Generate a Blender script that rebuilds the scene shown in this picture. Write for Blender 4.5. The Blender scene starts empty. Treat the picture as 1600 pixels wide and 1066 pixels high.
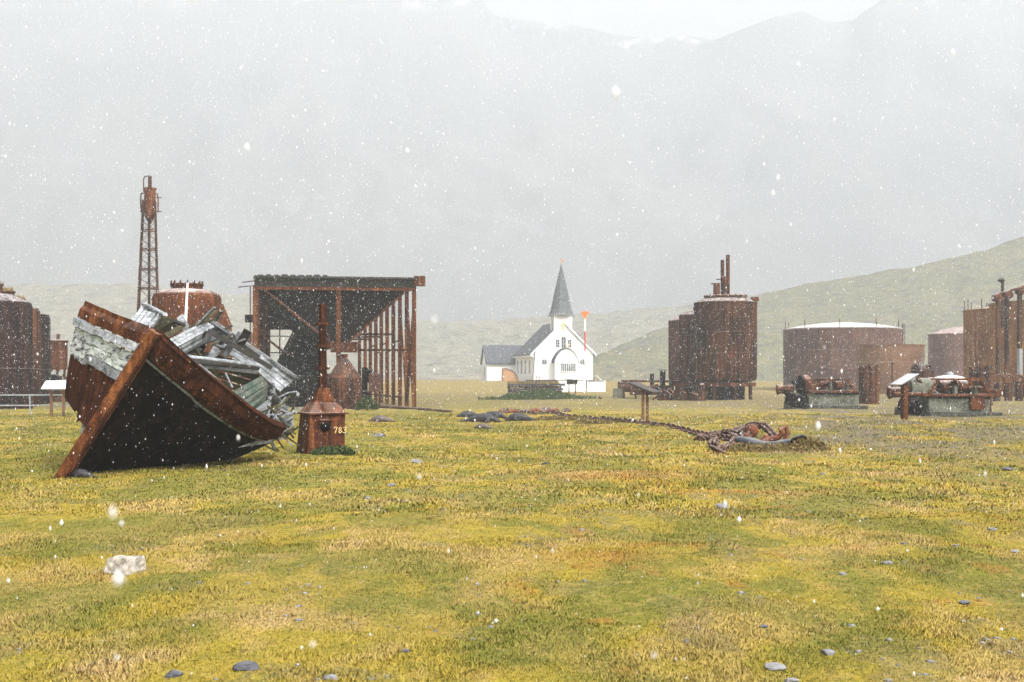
import bpy, bmesh, math, random
import numpy as np
from mathutils import Vector, Matrix
R = math.radians
rnd = random.Random(7)
scene = bpy.context.scene
col = scene.collection

# ------------------------------------------------------------ camera, world, sun, exposure
FPX, HOR, HCAM = 1800.0, 588.0, 1.7
cam = bpy.data.cameras.new('camera'); cam_o = bpy.data.objects.new('camera', cam); col.objects.link(cam_o)
cam_o.location = (0, 0, HCAM); cam_o.rotation_euler = (R(90), 0, 0)
cam.sensor_width = 36; cam.lens = 36 * FPX / 1600; cam.shift_y = (HOR - 533) / 1600
cam.clip_end = 6000; cam.clip_start = 0.1
cam.dof.use_dof = True; cam.dof.focus_distance = 15; cam.dof.aperture_fstop = 4.8
scene.camera = cam_o

SUN_EL, SUN_AZ = 48, 140          # azimuth measured clockwise from +Y: high, behind the camera, to its right
w = bpy.data.worlds.new('World'); scene.world = w; w.use_nodes = True
nt = w.node_tree; nt.nodes.clear()
sky = nt.nodes.new('ShaderNodeTexSky'); sky.sky_type = 'NISHITA'; sky.sun_disc = False
sky.sun_elevation = R(SUN_EL); sky.sun_rotation = R(SUN_AZ); sky.air_density = 1; sky.dust_density = 6; sky.ozone_density = 1
hs = nt.nodes.new('ShaderNodeHueSaturation'); hs.inputs['Saturation'].default_value = 0.04
bg = nt.nodes.new('ShaderNodeBackground'); bg.inputs[1].default_value = 0.15
wo = nt.nodes.new('ShaderNodeOutputWorld')
nt.links.new(sky.outputs[0], hs.inputs['Color']); nt.links.new(hs.outputs[0], bg.inputs[0]); nt.links.new(bg.outputs[0], wo.inputs[0])
sl = bpy.data.lights.new('sun', 'SUN'); sl.energy = 1.5; sl.angle = R(12); sl.color = (1, 0.97, 0.93)
so = bpy.data.objects.new('sun', sl); col.objects.link(so)
sd = Vector((math.sin(R(SUN_AZ)) * math.cos(R(SUN_EL)), math.cos(R(SUN_AZ)) * math.cos(R(SUN_EL)), math.sin(R(SUN_EL))))
so.rotation_euler = sd.to_track_quat('Z', 'Y').to_euler(); so.location = (20, -20, 60)
scene.view_settings.view_transform = 'Standard'; scene.view_settings.look = 'None'
scene.view_settings.exposure = 2.28; scene.view_settings.gamma = 1
cy = scene.cycles
cy.use_denoising = True; cy.max_bounces = 6; cy.volume_bounces = 2; cy.diffuse_bounces = 3; cy.glossy_bounces = 2
cy.transparent_max_bounces = 6; cy.volume_step_rate = 1; cy.use_adaptive_sampling = False

def P(px, py, Y):
    return Vector(((px - 800) / FPX * Y, Y, HCAM + (HOR - py) / FPX * Y))
def X(px, Y): return (px - 800) / FPX * Y

# ------------------------------------------------------------ noise in numpy
_tab = np.random.RandomState(3).rand(256, 256)
def vn(x, y, s=0):
    x = np.asarray(x, float) + s * 17.3; y = np.asarray(y, float) + s * 9.1
    xi = np.floor(x).astype(int); yi = np.floor(y).astype(int)
    fx = x - xi; fy = y - yi; fx = fx * fx * (3 - 2 * fx); fy = fy * fy * (3 - 2 * fy)
    t = lambda a, b: _tab[a & 255, b & 255]
    return (t(xi, yi) * (1 - fx) + t(xi + 1, yi) * fx) * (1 - fy) + (t(xi, yi + 1) * (1 - fx) + t(xi + 1, yi + 1) * fx) * fy
def fbm(x, y, o=4, s=0):
    a = 0; k = 1; n = 0
    for i in range(o):
        a = a + k * vn(np.asarray(x) * 2 ** i, np.asarray(y) * 2 ** i, s + i * 3); n += k; k *= .5
    return a / n
def sst(a, b, x):
    t = np.clip((np.asarray(x, float) - a) / (b - a), 0, 1); return t * t * (3 - 2 * t)
def gz(x, y):
    x = np.asarray(x, float); y = np.asarray(y, float)
    near = 1 - sst(60, 110, y)
    z = .16 * (fbm(x / 7, y / 7, 3, 1) - .5) + near * (.10 * (fbm(x / 1.7, y / 1.7, 3, 5) - .5) + .05 * (fbm(x / .35, y / .35, 2, 9) - .5))
    return z + .85 * sst(120, 188, y)
def G(px, Y):
    x = X(px, Y); return Vector((x, Y, float(gz(x, Y))))

# ------------------------------------------------------------ node helpers and materials
def newmat(name):
    m = bpy.data.materials.new(name); m.use_nodes = True
    nt = m.node_tree; b = nt.nodes['Principled BSDF']; b.inputs['Specular IOR Level'].default_value = .25
    return m, nt, b
def N(nt, t, **k):
    n = nt.nodes.new(t)
    for a, v in k.items():
        if a in n.inputs: n.inputs[a].default_value = v
        else: setattr(n, a, v)
    return n
def L(nt, a, b): nt.links.new(a, b)
def coords(nt, scale=(1, 1, 1), obj=False):
    g = nt.nodes.new('ShaderNodeTexCoord') if obj else nt.nodes.new('ShaderNodeNewGeometry')
    mp = nt.nodes.new('ShaderNodeMapping'); mp.inputs['Scale'].default_value = scale
    L(nt, g.outputs['Object'] if obj else g.outputs['Position'], mp.inputs[0]); return mp.outputs[0]
def noise(nt, vec, scale, detail=5, rough=.6, lo=.35, hi=.65):
    n = nt.nodes.new('ShaderNodeTexNoise'); n.inputs['Scale'].default_value = scale; n.inputs['Detail'].default_value = detail
    n.inputs['Roughness'].default_value = rough; L(nt, vec, n.inputs['Vector'])
    r = nt.nodes.new('ShaderNodeMapRange'); r.inputs[1].default_value = lo; r.inputs[2].default_value = hi
    L(nt, n.outputs[0], r.inputs[0]); return r.outputs[0]
def mix(nt, f, a, b, mode='MIX'):
    m = nt.nodes.new('ShaderNodeMix'); m.data_type = 'RGBA'; m.blend_type = mode
    for i, v in ((0, f), (6, a), (7, b)):
        if isinstance(v, (int, float)): m.inputs[i].default_value = v
        elif isinstance(v, tuple): m.inputs[i].default_value = (*v, 1)
        else: L(nt, v, m.inputs[i])
    return m.outputs[2]
def math2(nt, op, a, b=0.):
    m = nt.nodes.new('ShaderNodeMath'); m.operation = op
    for i, v in ((0, a), (1, b)):
        if isinstance(v, (int, float)): m.inputs[i].default_value = v
        else: L(nt, v, m.inputs[i])
    return m.outputs[0]
def bump(nt, b, h, s=.4, d=.02):
    n = nt.nodes.new('ShaderNodeBump'); n.inputs['Strength'].default_value = s; n.inputs['Distance'].default_value = d
    L(nt, h, n.inputs['Height']); L(nt, n.outputs[0], b.inputs['Normal'])
def upmask(nt, lo=.55, hi=.95):
    g = nt.nodes.new('ShaderNodeNewGeometry'); s = nt.nodes.new('ShaderNodeSeparateXYZ'); L(nt, g.outputs['Normal'], s.inputs[0])
    r = nt.nodes.new('ShaderNodeMapRange'); r.inputs[1].default_value = lo; r.inputs[2].default_value = hi; L(nt, s.outputs[2], r.inputs[0]); return r.outputs[0]

def rust(name, dark, mid, bright, streak=.6, snow=.5, k=1., pit=1.):
    m, nt, b = newmat(name); v = coords(nt); vs = coords(nt, (2.6, 2.6, .16))
    c = mix(nt, noise(nt, v, .7 * k, 4, .6, .35, .65), dark, mid)
    c = mix(nt, math2(nt, 'MULTIPLY', noise(nt, vs, 1.6 * k, 5, .65, .48, .68), streak), c, bright)
    f = noise(nt, v, 9 * k, 6, .75, .42, .62)
    c = mix(nt, math2(nt, 'MULTIPLY', f, .75 * pit), c, tuple(x * .3 for x in dark))
    g = noise(nt, v, 28 * k, 3, .7, .55, .7)
    c = mix(nt, math2(nt, 'MULTIPLY', g, .6), c, bright)
    if snow: c = mix(nt, math2(nt, 'MULTIPLY', math2(nt, 'MULTIPLY', upmask(nt), noise(nt, v, 3, 6, .7, .35, .6)), snow), c, (.75, .70, .68))
    L(nt, c, b.inputs['Base Color']); b.inputs['Roughness'].default_value = .9; b.inputs['Specular IOR Level'].default_value = .08 if snow > .3 else .02
    bump(nt, b, noise(nt, v, 14, 6, .7, .2, .8), .5, .02); return m
def plain(name, c, rough=.7, var=.25, k=6., snow=0, metal=0):
    m, nt, b = newmat(name); v = coords(nt)
    o = mix(nt, noise(nt, v, k, 5, .65), tuple(x * (1 - var) for x in c), tuple(min(1, x * (1 + var)) for x in c))
    if snow: o = mix(nt, math2(nt, 'MULTIPLY', math2(nt, 'MULTIPLY', upmask(nt), noise(nt, v, 2.5, 6, .7, .3, .6)), snow), o, (.8, .8, .8))
    L(nt, o, b.inputs['Base Color']); b.inputs['Roughness'].default_value = rough; b.inputs['Metallic'].default_value = metal
    bump(nt, b, noise(nt, v, k * 3, 4, .6, .2, .8), .25, .01); return m
def wood(name, light, dark, stain=(.03, .035, .02), amt=.5, rot=(0, 0, 0)):
    m, nt, b = newmat(name)
    tc = nt.nodes.new('ShaderNodeTexCoord'); mp = nt.nodes.new('ShaderNodeMapping'); mp.inputs['Rotation'].default_value = rot
    mp.inputs['Scale'].default_value = (.35, 5, 5); L(nt, tc.outputs['Object'], mp.inputs[0]); v = coords(nt)
    c = mix(nt, noise(nt, mp.outputs[0], 4, 8, .75, .35, .65), dark, light)
    c = mix(nt, math2(nt, 'MULTIPLY', noise(nt, v, 3.2, 6, .7, .5, .6), amt), c, stain)
    L(nt, c, b.inputs['Base Color']); b.inputs['Roughness'].default_value = .85
    bump(nt, b, noise(nt, mp.outputs[0], 8, 6, .7, .2, .8), .6, .01); return m
def siding(name, c, dark, sc=(0, 0, 8), amt=.25):
    m, nt, b = newmat(name); v = coords(nt); tc = nt.nodes.new('ShaderNodeTexCoord')
    sep = nt.nodes.new('ShaderNodeSeparateXYZ'); L(nt, tc.outputs['Object'], sep.inputs[0])
    f = math2(nt, 'FRACT', math2(nt, 'MULTIPLY', sep.outputs[2], 6.))
    e = math2(nt, 'MULTIPLY', math2(nt, 'GREATER_THAN', f, .88), amt)
    o = mix(nt, e, c, dark); o = mix(nt, math2(nt, 'MULTIPLY', noise(nt, v, 1.2, 6, .7, .5, .75), .12), o, dark)
    L(nt, o, b.inputs['Base Color']); b.inputs['Roughness'].default_value = .6; bump(nt, b, f, .3, .02); return m

MT = {}
MT['rust_dark'] = rust('rust_dark', (.010, .005, .004), (.046, .018, .011), (.21, .080, .030), .9, .4)
MT['rust_purple'] = rust('rust_purple', (.060, .031, .026), (.12, .060, .046), (.24, .12, .065), .65, .5, .7)
MT['rust'] = rust('rust', (.026, .009, .006), (.088, .029, .013), (.25, .085, .026), .85, .5)
MT['rust_orange'] = rust('rust_orange', (.040, .014, .008), (.105, .034, .013), (.26, .098, .03), .8, .3)
MT['rust_band'] = rust('rust_band', (.014, .006, .004), (.042, .015, .009), (.15, .05, .02), .7, .25, 2.)
MT['rust_black'] = rust('rust_black', (.005, .0035, .004), (.019, .010, .010), (.075, .028, .018), .7, .4)
MT['rust_pink'] = rust('rust_pink', (.13, .07, .06), (.20, .11, .09), (.28, .16, .13), .5, .4, .8, .6)
MT['rust_yellow'] = rust('rust_yellow', (.14, .050, .016), (.28, .115, .028), (.46, .23, .06), .8, .3, .8, .7)
MT['rust_tan'] = rust('rust_tan', (.13, .065, .04), (.22, .12, .065), (.30, .17, .09), .5, .4, .8, .6)
MT['iron_black'] = rust('iron_black', (.004, .004, .004), (.010, .008, .008), (.028, .013, .01), .4, .2)
MT['galv'] = plain('galvanised', (.26, .28, .29), .5, .15, 8, metal=.3)
MT['white'] = siding('white_boards', (.80, .80, .80), (.4, .4, .42))
MT['white_plain'] = plain('white_paint', (.80, .80, .80), .5, .06, 4)
MT['roof'] = plain('slate_roof', (.050, .054, .066), .8, .35, 5, snow=.12)
MT['spire'] = plain('spire_shingle', (.085, .097, .10), .8, .4, 4, snow=.1)
MT['glass'] = plain('window_glass', (.035, .045, .05), .2, .2, 3)
MT['concrete'] = plain('concrete', (.095, .095, .072), .9, .55, 3.5, snow=.1)
MT['concrete_d'] = plain('concrete_dark', (.06, .06, .05), .9, .6, 4, snow=.1)
MT['grey_wood'] = wood('grey_wood', (.44, .455, .48), (.08, .085, .09))
MT['grey_wood2'] = wood('grey_wood_end', (.25, .26, .27), (.05, .05, .05), (.02, .03, .02), .8)
MT['green_wood'] = wood('green_wood', (.11, .12, .10), (.025, .03, .022), (.01, .045, .028), .6)
MT['moss_wood'] = wood('moss_wood', (.10, .085, .04), (.02, .016, .01), (.05, .05, .015), .6)
MT['dark_wood'] = wood('dark_wood', (.05, .045, .04), (.014, .012, .012))
MT['post_wood'] = wood('post_wood', (.20, .10, .05), (.07, .03, .02), (.03, .015, .01), .4, (0, R(90), 0))
MT['tar'] = rust('tarred_hull', (.0022, .0022, .0022), (.007, .0055, .0045), (.05, .018, .010), .45, 0, 1.5)
MT['ochre'] = plain('ochre_boards', (.46, .24, .11), .8, .15, 4)
MT['orange'] = plain('orange_paint', (.85, .16, .03), .5, .1, 4)
MT['red'] = plain('red_paint', (.50, .05, .03), .5, .15, 4)
MT['yellow'] = plain('yellow_paint', (.85, .62, .18), .5, .1, 4)
MT['digit'] = plain('number_paint', (.55, .40, .17), .6, .5, 40)
MT['panel_grey'] = plain('panel_grey', (.36, .36, .38), .5, .15, 5)
MT['snow'] = plain('snowy_panel', (.85, .85, .87), .4, .05, 4)
MT['panel_dark'] = plain('panel_dark', (.05, .04, .035), .6, .3, 6)
MT['stone'] = plain('stone_grey', (.15, .145, .145), .9, .55, 12, snow=.03)
MT['stone_d'] = plain('stone_dark', (.05, .05, .058), .9, .5, 9, snow=.08)
MT['block'] = plain('pale_block', (.27, .24, .20), .9, .5, 14)
MT['seal'] = plain('seal_fur', (.030, .028, .030), .55, .5, 14)
MT['seal_brown'] = plain('seal_fur_brown', (.085, .065, .06), .6, .5, 14)
MT['hose'] = plain('hose_rubber', (.025, .028, .036), .5, .5, 5, snow=.15)
MT['chain'] = rust('chain_rust', (.04, .022, .018), (.13, .07, .05), (.24, .14, .095), .3, .2, 4.)
MT['ball'] = rust('ball_rust', (.10, .035, .02), (.22, .08, .045), (.33, .15, .09), .3, .1, 3.)
MT['moss_top'] = plain('dead_moss', (.20, .14, .045), .95, .5, 8)
def peel():
    m, nt, b = newmat('peeling_white'); v = coords(nt, (1.6, .7, 3.4))
    c = mix(nt, noise(nt, v, 4, 9, .78, .46, .57), (.44, .46, .45), (.022, .022, .02))
    c = mix(nt, math2(nt, 'MULTIPLY', noise(nt, v, 1.2, 4, .6, .5, .6), .5), c, (.28, .32, .26))
    L(nt, c, b.inputs['Base Color']); b.inputs['Roughness'].default_value = .8; bump(nt, b, noise(nt, v, 8, 5, .6), .4, .01); return m
MT['peel'] = peel()
def foliage(name, a, b_, c):
    m, nt, b = newmat(name); v = coords(nt)
    o = mix(nt, noise(nt, v, 3, 5, .7, .4, .6), a, b_); o = mix(nt, noise(nt, v, 16, 4, .7, .45, .7), o, c)
    L(nt, o, b.inputs['Base Color']); b.inputs['Roughness'].default_value = .9; b.inputs['Specular IOR Level'].default_value = .1; return m
MT['leaf'] = foliage('leaf_green', (.03, .055, .02), (.085, .105, .035), (.018, .03, .012))
MT['leaf_dry'] = foliage('leaf_dry', (.16, .10, .04), (.22, .16, .06), (.08, .08, .03))

# turf: distribution of green / dry / bare / orange growth is stored on the mesh (attribute zones)
def turf():
    m, nt, b = newmat('turf'); v = coords(nt)
    at = nt.nodes.new('ShaderNodeAttribute'); at.attribute_name = 'zones'
    sp = nt.nodes.new('ShaderNodeSeparateColor'); L(nt, at.outputs['Color'], sp.inputs[0])
    ye = mix(nt, noise(nt, v, 2.1, 5, .7), (.36, .258, .031), (.225, .195, .024))
    gr = mix(nt, noise(nt, v, 3.3, 5, .7), (.095, .115, .018), (.17, .165, .026))
    dr = mix(nt, noise(nt, v, 5., 4, .7), (.42, .29, .12), (.33, .21, .06))
    og = mix(nt, noise(nt, v, 4., 4, .7), (.42, .19, .035), (.28, .12, .03))
    ba = mix(nt, noise(nt, v, 6., 6, .8, .4, .6), (.15, .13, .11), (.08, .065, .045))
    c = mix(nt, sp.outputs[0], ye, gr); c = mix(nt, sp.outputs[1], c, dr); c = mix(nt, at.outputs['Alpha'], c, og)
    c = mix(nt, sp.outputs[2], c, ba)
    c = mix(nt, math2(nt, 'MULTIPLY', noise(nt, v, 9, 6, .8, .48, .62), .55), c, (.42, .30, .10))
    c = mix(nt, math2(nt, 'MULTIPLY', noise(nt, v, 5.5, 6, .8, .50, .66), .45), c, (.10, .10, .018))
    c = mix(nt, math2(nt, 'MULTIPLY', noise(nt, v, 30, 4, .8, .48, .62), .65), c, (.07, .052, .014))
    L(nt, c, b.inputs['Base Color']); b.inputs['Roughness'].default_value = .95; b.inputs['Specular IOR Level'].default_value = .08
    bump(nt, b, noise(nt, v, 22, 6, .8, .3, .7), .6, .04); return m
MT['turf'] = turf()
def blade():
    m, nt, b = newmat('grass_blade'); v = coords(nt)
    at = nt.nodes.new('ShaderNodeAttribute'); at.attribute_name = 'zones'
    sp = nt.nodes.new('ShaderNodeSeparateColor'); L(nt, at.outputs['Color'], sp.inputs[0])
    c = mix(nt, sp.outputs[0], (.43, .33, .046), (.16, .185, .026)); c = mix(nt, sp.outputs[1], c, (.58, .43, .20))
    c = mix(nt, at.outputs['Alpha'], c, (.46, .21, .05)); c = mix(nt, sp.outputs[2], c, (.20, .17, .08))
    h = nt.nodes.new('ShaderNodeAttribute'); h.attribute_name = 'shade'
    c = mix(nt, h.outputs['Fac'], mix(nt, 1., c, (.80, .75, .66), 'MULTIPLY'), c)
    L(nt, c, b.inputs['Base Color']); b.inputs['Roughness'].default_value = .9; b.inputs['Specular IOR Level'].default_value = .1; return m
MT['blade'] = blade()
def hillmat(name, a, b_, c, k=.05):
    m, nt, b = newmat(name); v = coords(nt)
    o = mix(nt, noise(nt, v, k, 6, .65, .4, .6), a, b_); o = mix(nt, noise(nt, v, k * 5, 6, .75, .50, .62), o, c); o = mix(nt, math2(nt, 'MULTIPLY', noise(nt, v, k * 22, 5, .8, .48, .6), .5), o, tuple(x * .45 for x in a))
    L(nt, o, b.inputs['Base Color']); b.inputs['Roughness'].default_value = 1; b.inputs['Specular IOR Level'].default_value = .05
    bump(nt, b, noise(nt, v, k * 6, 6, .7, .2, .8), .8, 2.); return m
MT['hill'] = hillmat('hill_grass', (.25, .225, .14), (.19, .19, .12), (.14, .135, .13), .06)
MT['hill_far'] = hillmat('hill_far', (.30, .27, .21), (.25, .24, .19), (.13, .13, .12), .03)
MT['rock'] = hillmat('mountain_rock', (.12, .12, .125), (.09, .09, .10), (.16, .15, .13), .012)
def snowrock():
    m, nt, b = newmat('mountain_rock_snow'); v = coords(nt)
    o = mix(nt, noise(nt, v, .012, 6, .65, .4, .6), (.19, .19, .195), (.21, .205, .205))
    sp = nt.nodes.new('ShaderNodeSeparateXYZ'); g = nt.nodes.new('ShaderNodeNewGeometry'); L(nt, g.outputs['Position'], sp.inputs[0])
    hi = nt.nodes.new('ShaderNodeMapRange'); hi.inputs[1].default_value = 292; hi.inputs[2].default_value = 330; L(nt, sp.outputs[2], hi.inputs[0])
    o = mix(nt, math2(nt, 'MULTIPLY', hi.outputs[0], noise(nt, v, .03, 5, .7, .54, .60)), o, (.55, .56, .58))
    L(nt, o, b.inputs['Base Color']); b.inputs['Roughness'].default_value = 1; return m
MT['rock'] = snowrock()

# ------------------------------------------------------------ mesh builder
class M:
    def __init__(s): s.v = []; s.f = []
    def add(s, vs, fs):
        o = len(s.v); s.v += [Vector(v) for v in vs]; s.f += [tuple(i + o for i in f) for f in fs]; return s
    def box(s, c, size, rot=None):
        a, b, d = (x / 2 for x in size); c = Vector(c)
        vs = [Vector((x * a, y * b, z * d)) for z in (-1, 1) for y in (-1, 1) for x in (-1, 1)]
        if rot is not None: vs = [rot @ v for v in vs]
        return s.add([c + v for v in vs], [(0, 2, 3, 1), (4, 5, 7, 6), (0, 1, 5, 4), (1, 3, 7, 5), (3, 2, 6, 7), (2, 0, 4, 6)])
    def hexa(s, q):   # eight corners: bottom 4 ring, top 4 ring
        return s.add(q, [(3, 2, 1, 0), (4, 5, 6, 7), (0, 1, 5, 4), (1, 2, 6, 5), (2, 3, 7, 6), (3, 0, 4, 7)])
    def beam(s, p, q, w, h=None, up=(0, 0, 1)):
        p, q = Vector(p), Vector(q); h = h or w; d = (q - p).normalized(); u = Vector(up)
        if abs(d.dot(u)) > .98: u = Vector((0, 1, 0))
        a = d.cross(u).normalized(); b = a.cross(d).normalized()
        return s.hexa([p + a * x * w / 2 + b * y * h / 2 for x, y in ((-1, -1), (1, -1), (1, 1), (-1, 1))] +
                      [q + a * x * w / 2 + b * y * h / 2 for x, y in ((-1, -1), (1, -1), (1, 1), (-1, 1))])
    def tube(s, p, q, r, r2=None, n=12): return s.path([p, q], [r, r if r2 is None else r2], n)
    def path(s, pts, r, n=10, closed=False, cap=True):
        pts = [Vector(p) for p in pts]; k = len(pts)
        rs = r if isinstance(r, (list, tuple)) else [r] * k
        rings = []; ref = None
        for i, p in enumerate(pts):
            if closed: d = (pts[(i + 1) % k] - pts[i - 1]).normalized()
            else: d = (pts[min(i + 1, k - 1)] - pts[max(i - 1, 0)]).normalized()
            if ref is None:
                ref = Vector((0, 0, 1)) if abs(d.z) < .9 else Vector((0, 1, 0))
            a = d.cross(ref).normalized(); b = a.cross(d).normalized(); ref = b
            rings.append([p + (a * math.cos(t) + b * math.sin(t)) * rs[i] for t in (2 * math.pi * j / n for j in range(n))])
        vs = [v for g in rings for v in g]; fs = []
        for i in range(k if closed else k - 1):
            for j in range(n):
                a0 = i * n; b0 = ((i + 1) % k) * n
                fs.append((a0 + j, a0 + (j + 1) % n, b0 + (j + 1) % n, b0 + j))
        if cap and not closed: fs.append(tuple(range(n))[::-1]); fs.append(tuple((k - 1) * n + j for j in range(n)))
        return s.add(vs, fs)
    def lathe(s, c, prof, n=32, axis=None, jit=0):  # prof: (r, z) from low to high
        c = Vector(c); vs = []; fs = []; k = len(prof)
        rot = Vector((0, 0, 1)).rotation_difference(Vector(axis)).to_matrix() if axis is not None else None
        for r, z in prof:
            for j in range(n):
                t = 2 * math.pi * j / n; v = Vector((r * math.cos(t), r * math.sin(t), z))
                if jit: v += Vector((rnd.uniform(-jit, jit) for _ in range(3)))
                vs.append(c + (rot @ v if rot else v))
        for i in range(k - 1):
            for j in range(n): fs.append((i * n + j, i * n + (j + 1) % n, (i + 1) * n + (j + 1) % n, (i + 1) * n + j))
        fs.append(tuple(range(n))[::-1]); fs.append(tuple((k - 1) * n + j for j in range(n)))
        return s.add(vs, fs)
    def prism(s, poly, off):  # planar polygon (list of Vector), extruded by off
        off = Vector(off); k = len(poly); vs = [Vector(p) for p in poly] + [Vector(p) + off for p in poly]
        return s.add(vs, [tuple(range(k)), tuple(range(2 * k - 1, k - 1, -1))] + [(i, i + k, (i + 1) % k + k, (i + 1) % k) for i in range(k)])
    def jit(s, a, seed=1):
        q = random.Random(seed)
        for v in s.v: v += Vector((q.uniform(-a, a) for _ in range(3)))
        return s
    def build(s, name, mat, parent=None, smooth=False, bev=0):
        me = bpy.data.meshes.new(name); base = parent_loc(parent) if parent else (s.v[0].copy() if False else Vector(s.base) if hasattr(s, 'base') else Vector((0, 0, 0)))
        me.from_pydata([v - base for v in s.v], [], s.f); me.update()
        bm = bmesh.new(); bm.from_mesh(me); bmesh.ops.recalc_face_normals(bm, faces=bm.faces); bm.to_mesh(me); bm.free()
        if smooth:
            for p in me.polygons: p.use_smooth = True
            try: me.set_sharp_from_angle(angle=R(35))
            except Exception: pass
        me.materials.append(MT[mat] if isinstance(mat, str) else mat)
        o = bpy.data.objects.new(name, me); col.objects.link(o)
        if parent: o.parent = parent
        else: o.location = base
        if bev:
            b = o.modifiers.new('bevel', 'BEVEL'); b.width = bev; b.segments = 2; b.limit_method = 'ANGLE'
        return o
def parent_loc(o):
    l = Vector(o.location)
    while o.parent: o = o.parent; l += Vector(o.location)
    return l
def tag(o, label, cat, group=None):
    o['label'] = label; o['category'] = cat
    if group: o['group'] = group
    return o
def thing(name, label, cat, loc, group=None):
    o = bpy.data.objects.new(name, None); col.objects.link(o); o.location = loc; o.empty_display_size = .3
    return tag(o, label, cat, group)
def single(m, name, mat, label, cat, base, group=None, smooth=False, bev=0):
    m.base = base; return tag(m.build(name, mat, None, smooth, bev), label, cat, group)
def copy_thing(root, loc, label, rotz=0, scale=1):
    r = root.copy(); col.objects.link(r); r.location = loc; r.rotation_euler = (0, 0, rotz); r.scale = (scale,) * 3; r['label'] = label
    for ch in list(root.children):
        c = ch.copy(); col.objects.link(c); c.parent = r
        for g in ch.children:
            d = g.copy(); col.objects.link(d); d.parent = c
    return r
def npmesh(name, v, f, mat, smooth=False):
    me = bpy.data.meshes.new(name); v = np.asarray(v, np.float32); f = np.asarray(f, np.int32); k = f.shape[1]
    me.vertices.add(len(v)); me.vertices.foreach_set('co', v.ravel())
    me.loops.add(f.size); me.loops.foreach_set('vertex_index', f.ravel())
    me.polygons.add(len(f)); me.polygons.foreach_set('loop_start', np.arange(0, f.size, k, dtype=np.int32))
    me.update(calc_edges=True)
    if smooth: me.polygons.foreach_set('use_smooth', np.ones(len(f), bool))
    me.materials.append(MT[mat]); o = bpy.data.objects.new(name, me); col.objects.link(o); return o
BLADES = 1400000; NFLAKE = 140000; HAZE = .0018
# ------------------------------------------------------------ ground
def zones(x, y):
    """green, dry, bare, orange growth, each 0..1"""
    x = np.asarray(x, float); y = np.asarray(y, float)
    px = 800 + x / np.maximum(y, 1) * FPX
    left = 1 - sst(-.25, .35, x / np.maximum(y, 3))
    g = sst(.52, .70, fbm(x / 1.1, y / 1.5, 6, 20) + .10 * left + .02) * .85
    g = np.maximum(g, sst(.62, .68, fbm(x / .7, y / .9, 4, 24)) * .75)
    d = sst(.52, .66, fbm(x / 1.1, y / 1.4, 6, 31)) * .55 + sst(.60, .7, fbm(x / .5, y / .7, 3, 35)) * .4
    far = sst(16, 34, y)
    right = sst(.10, .30, x / np.maximum(y, 3))
    b = sst(.60 - .21 * right * far - .05 * right, .70 - .20 * right * far, fbm(x / 1.6, y / 3.2, 5, 41)) * (.16 + .84 * far * right + .1 * right)
    b = np.maximum(b, sst(.64, .69, fbm(x / .5, y / .7, 4, 45)) * .4)
    yard = sst(52, 66, y + 8 * (fbm(x / 6, y / 6, 3, 47) - .5)) * (1 - sst(105, 135, y))
    b = np.maximum(b, yard * .9 * sst(.25, .5, fbm(x / 9, y / 9, 4, 49) + .1))
    o = sst(.68, .78, fbm(x / .6, y / .7, 5, 53)) * .5 * (.3 + .7 * sst(-.15, .1, x / np.maximum(y, 3)))
    fz = sst(96, 118, y); d = np.maximum(d, fz * .8); b = np.maximum(b, fz * .55)
    # boat's cast shade put into the turf colour as darker green, orange hummocks
    for cx, cy_, rx, ry, a in ((-8.4, 21.5, 1.6, 2.6, .9), (-7.2, 17.4, 2.2, .9, .4), (1.8, 19.5, 1.2, .9, -1), (.9, 10.9, .55, .45, -1), (3.3, 17, 1.3, .35, -1)):
        q = np.exp(-(((x - cx) / rx) ** 2 + ((y - cy_) / ry) ** 2))
        if a > 0: g = np.maximum(g, q * a)
        else: o = np.maximum(o, q * .62 * (.4 + 1.2 * fbm(x / .25, y / .25, 3, 57)))
    return np.clip(np.stack([g, d * (1 - g * .7), b * (1 - g * .6), o], -1), 0, 1)
t = np.linspace(-1, 1, 641); s = .62 * t + 2.4 * t ** 7
ys = [-400, -200, -80, -30, -10, -3, 0, 2]
y = 3.
while y < 62: ys.append(y); y = (y + 3) * 1.0042 - 3
while y < 3100: ys.append(y); y = (y + 3) * 1.03 - 3
ys = np.array(ys); Sg, Yg = np.meshgrid(s, ys); Xg = Sg * (3 + np.abs(Yg)); Zg = gz(Xg, Yg)
v = np.stack([Xg, Yg, Zg], -1).reshape(-1, 3); nr, nc = Sg.shape
i = np.arange(nr - 1)[:, None] * nc + np.arange(nc - 1)[None]; i = i.ravel()
g = npmesh('ground', v, np.stack([i, i + 1, i + nc + 1, i + nc], -1), 'turf', True); g['kind'] = 'structure'
a = g.data.attributes.new('zones', 'FLOAT_COLOR', 'POINT'); a.data.foreach_set('color', zones(v[:, 0], v[:, 1]).astype(np.float32).ravel())

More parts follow.
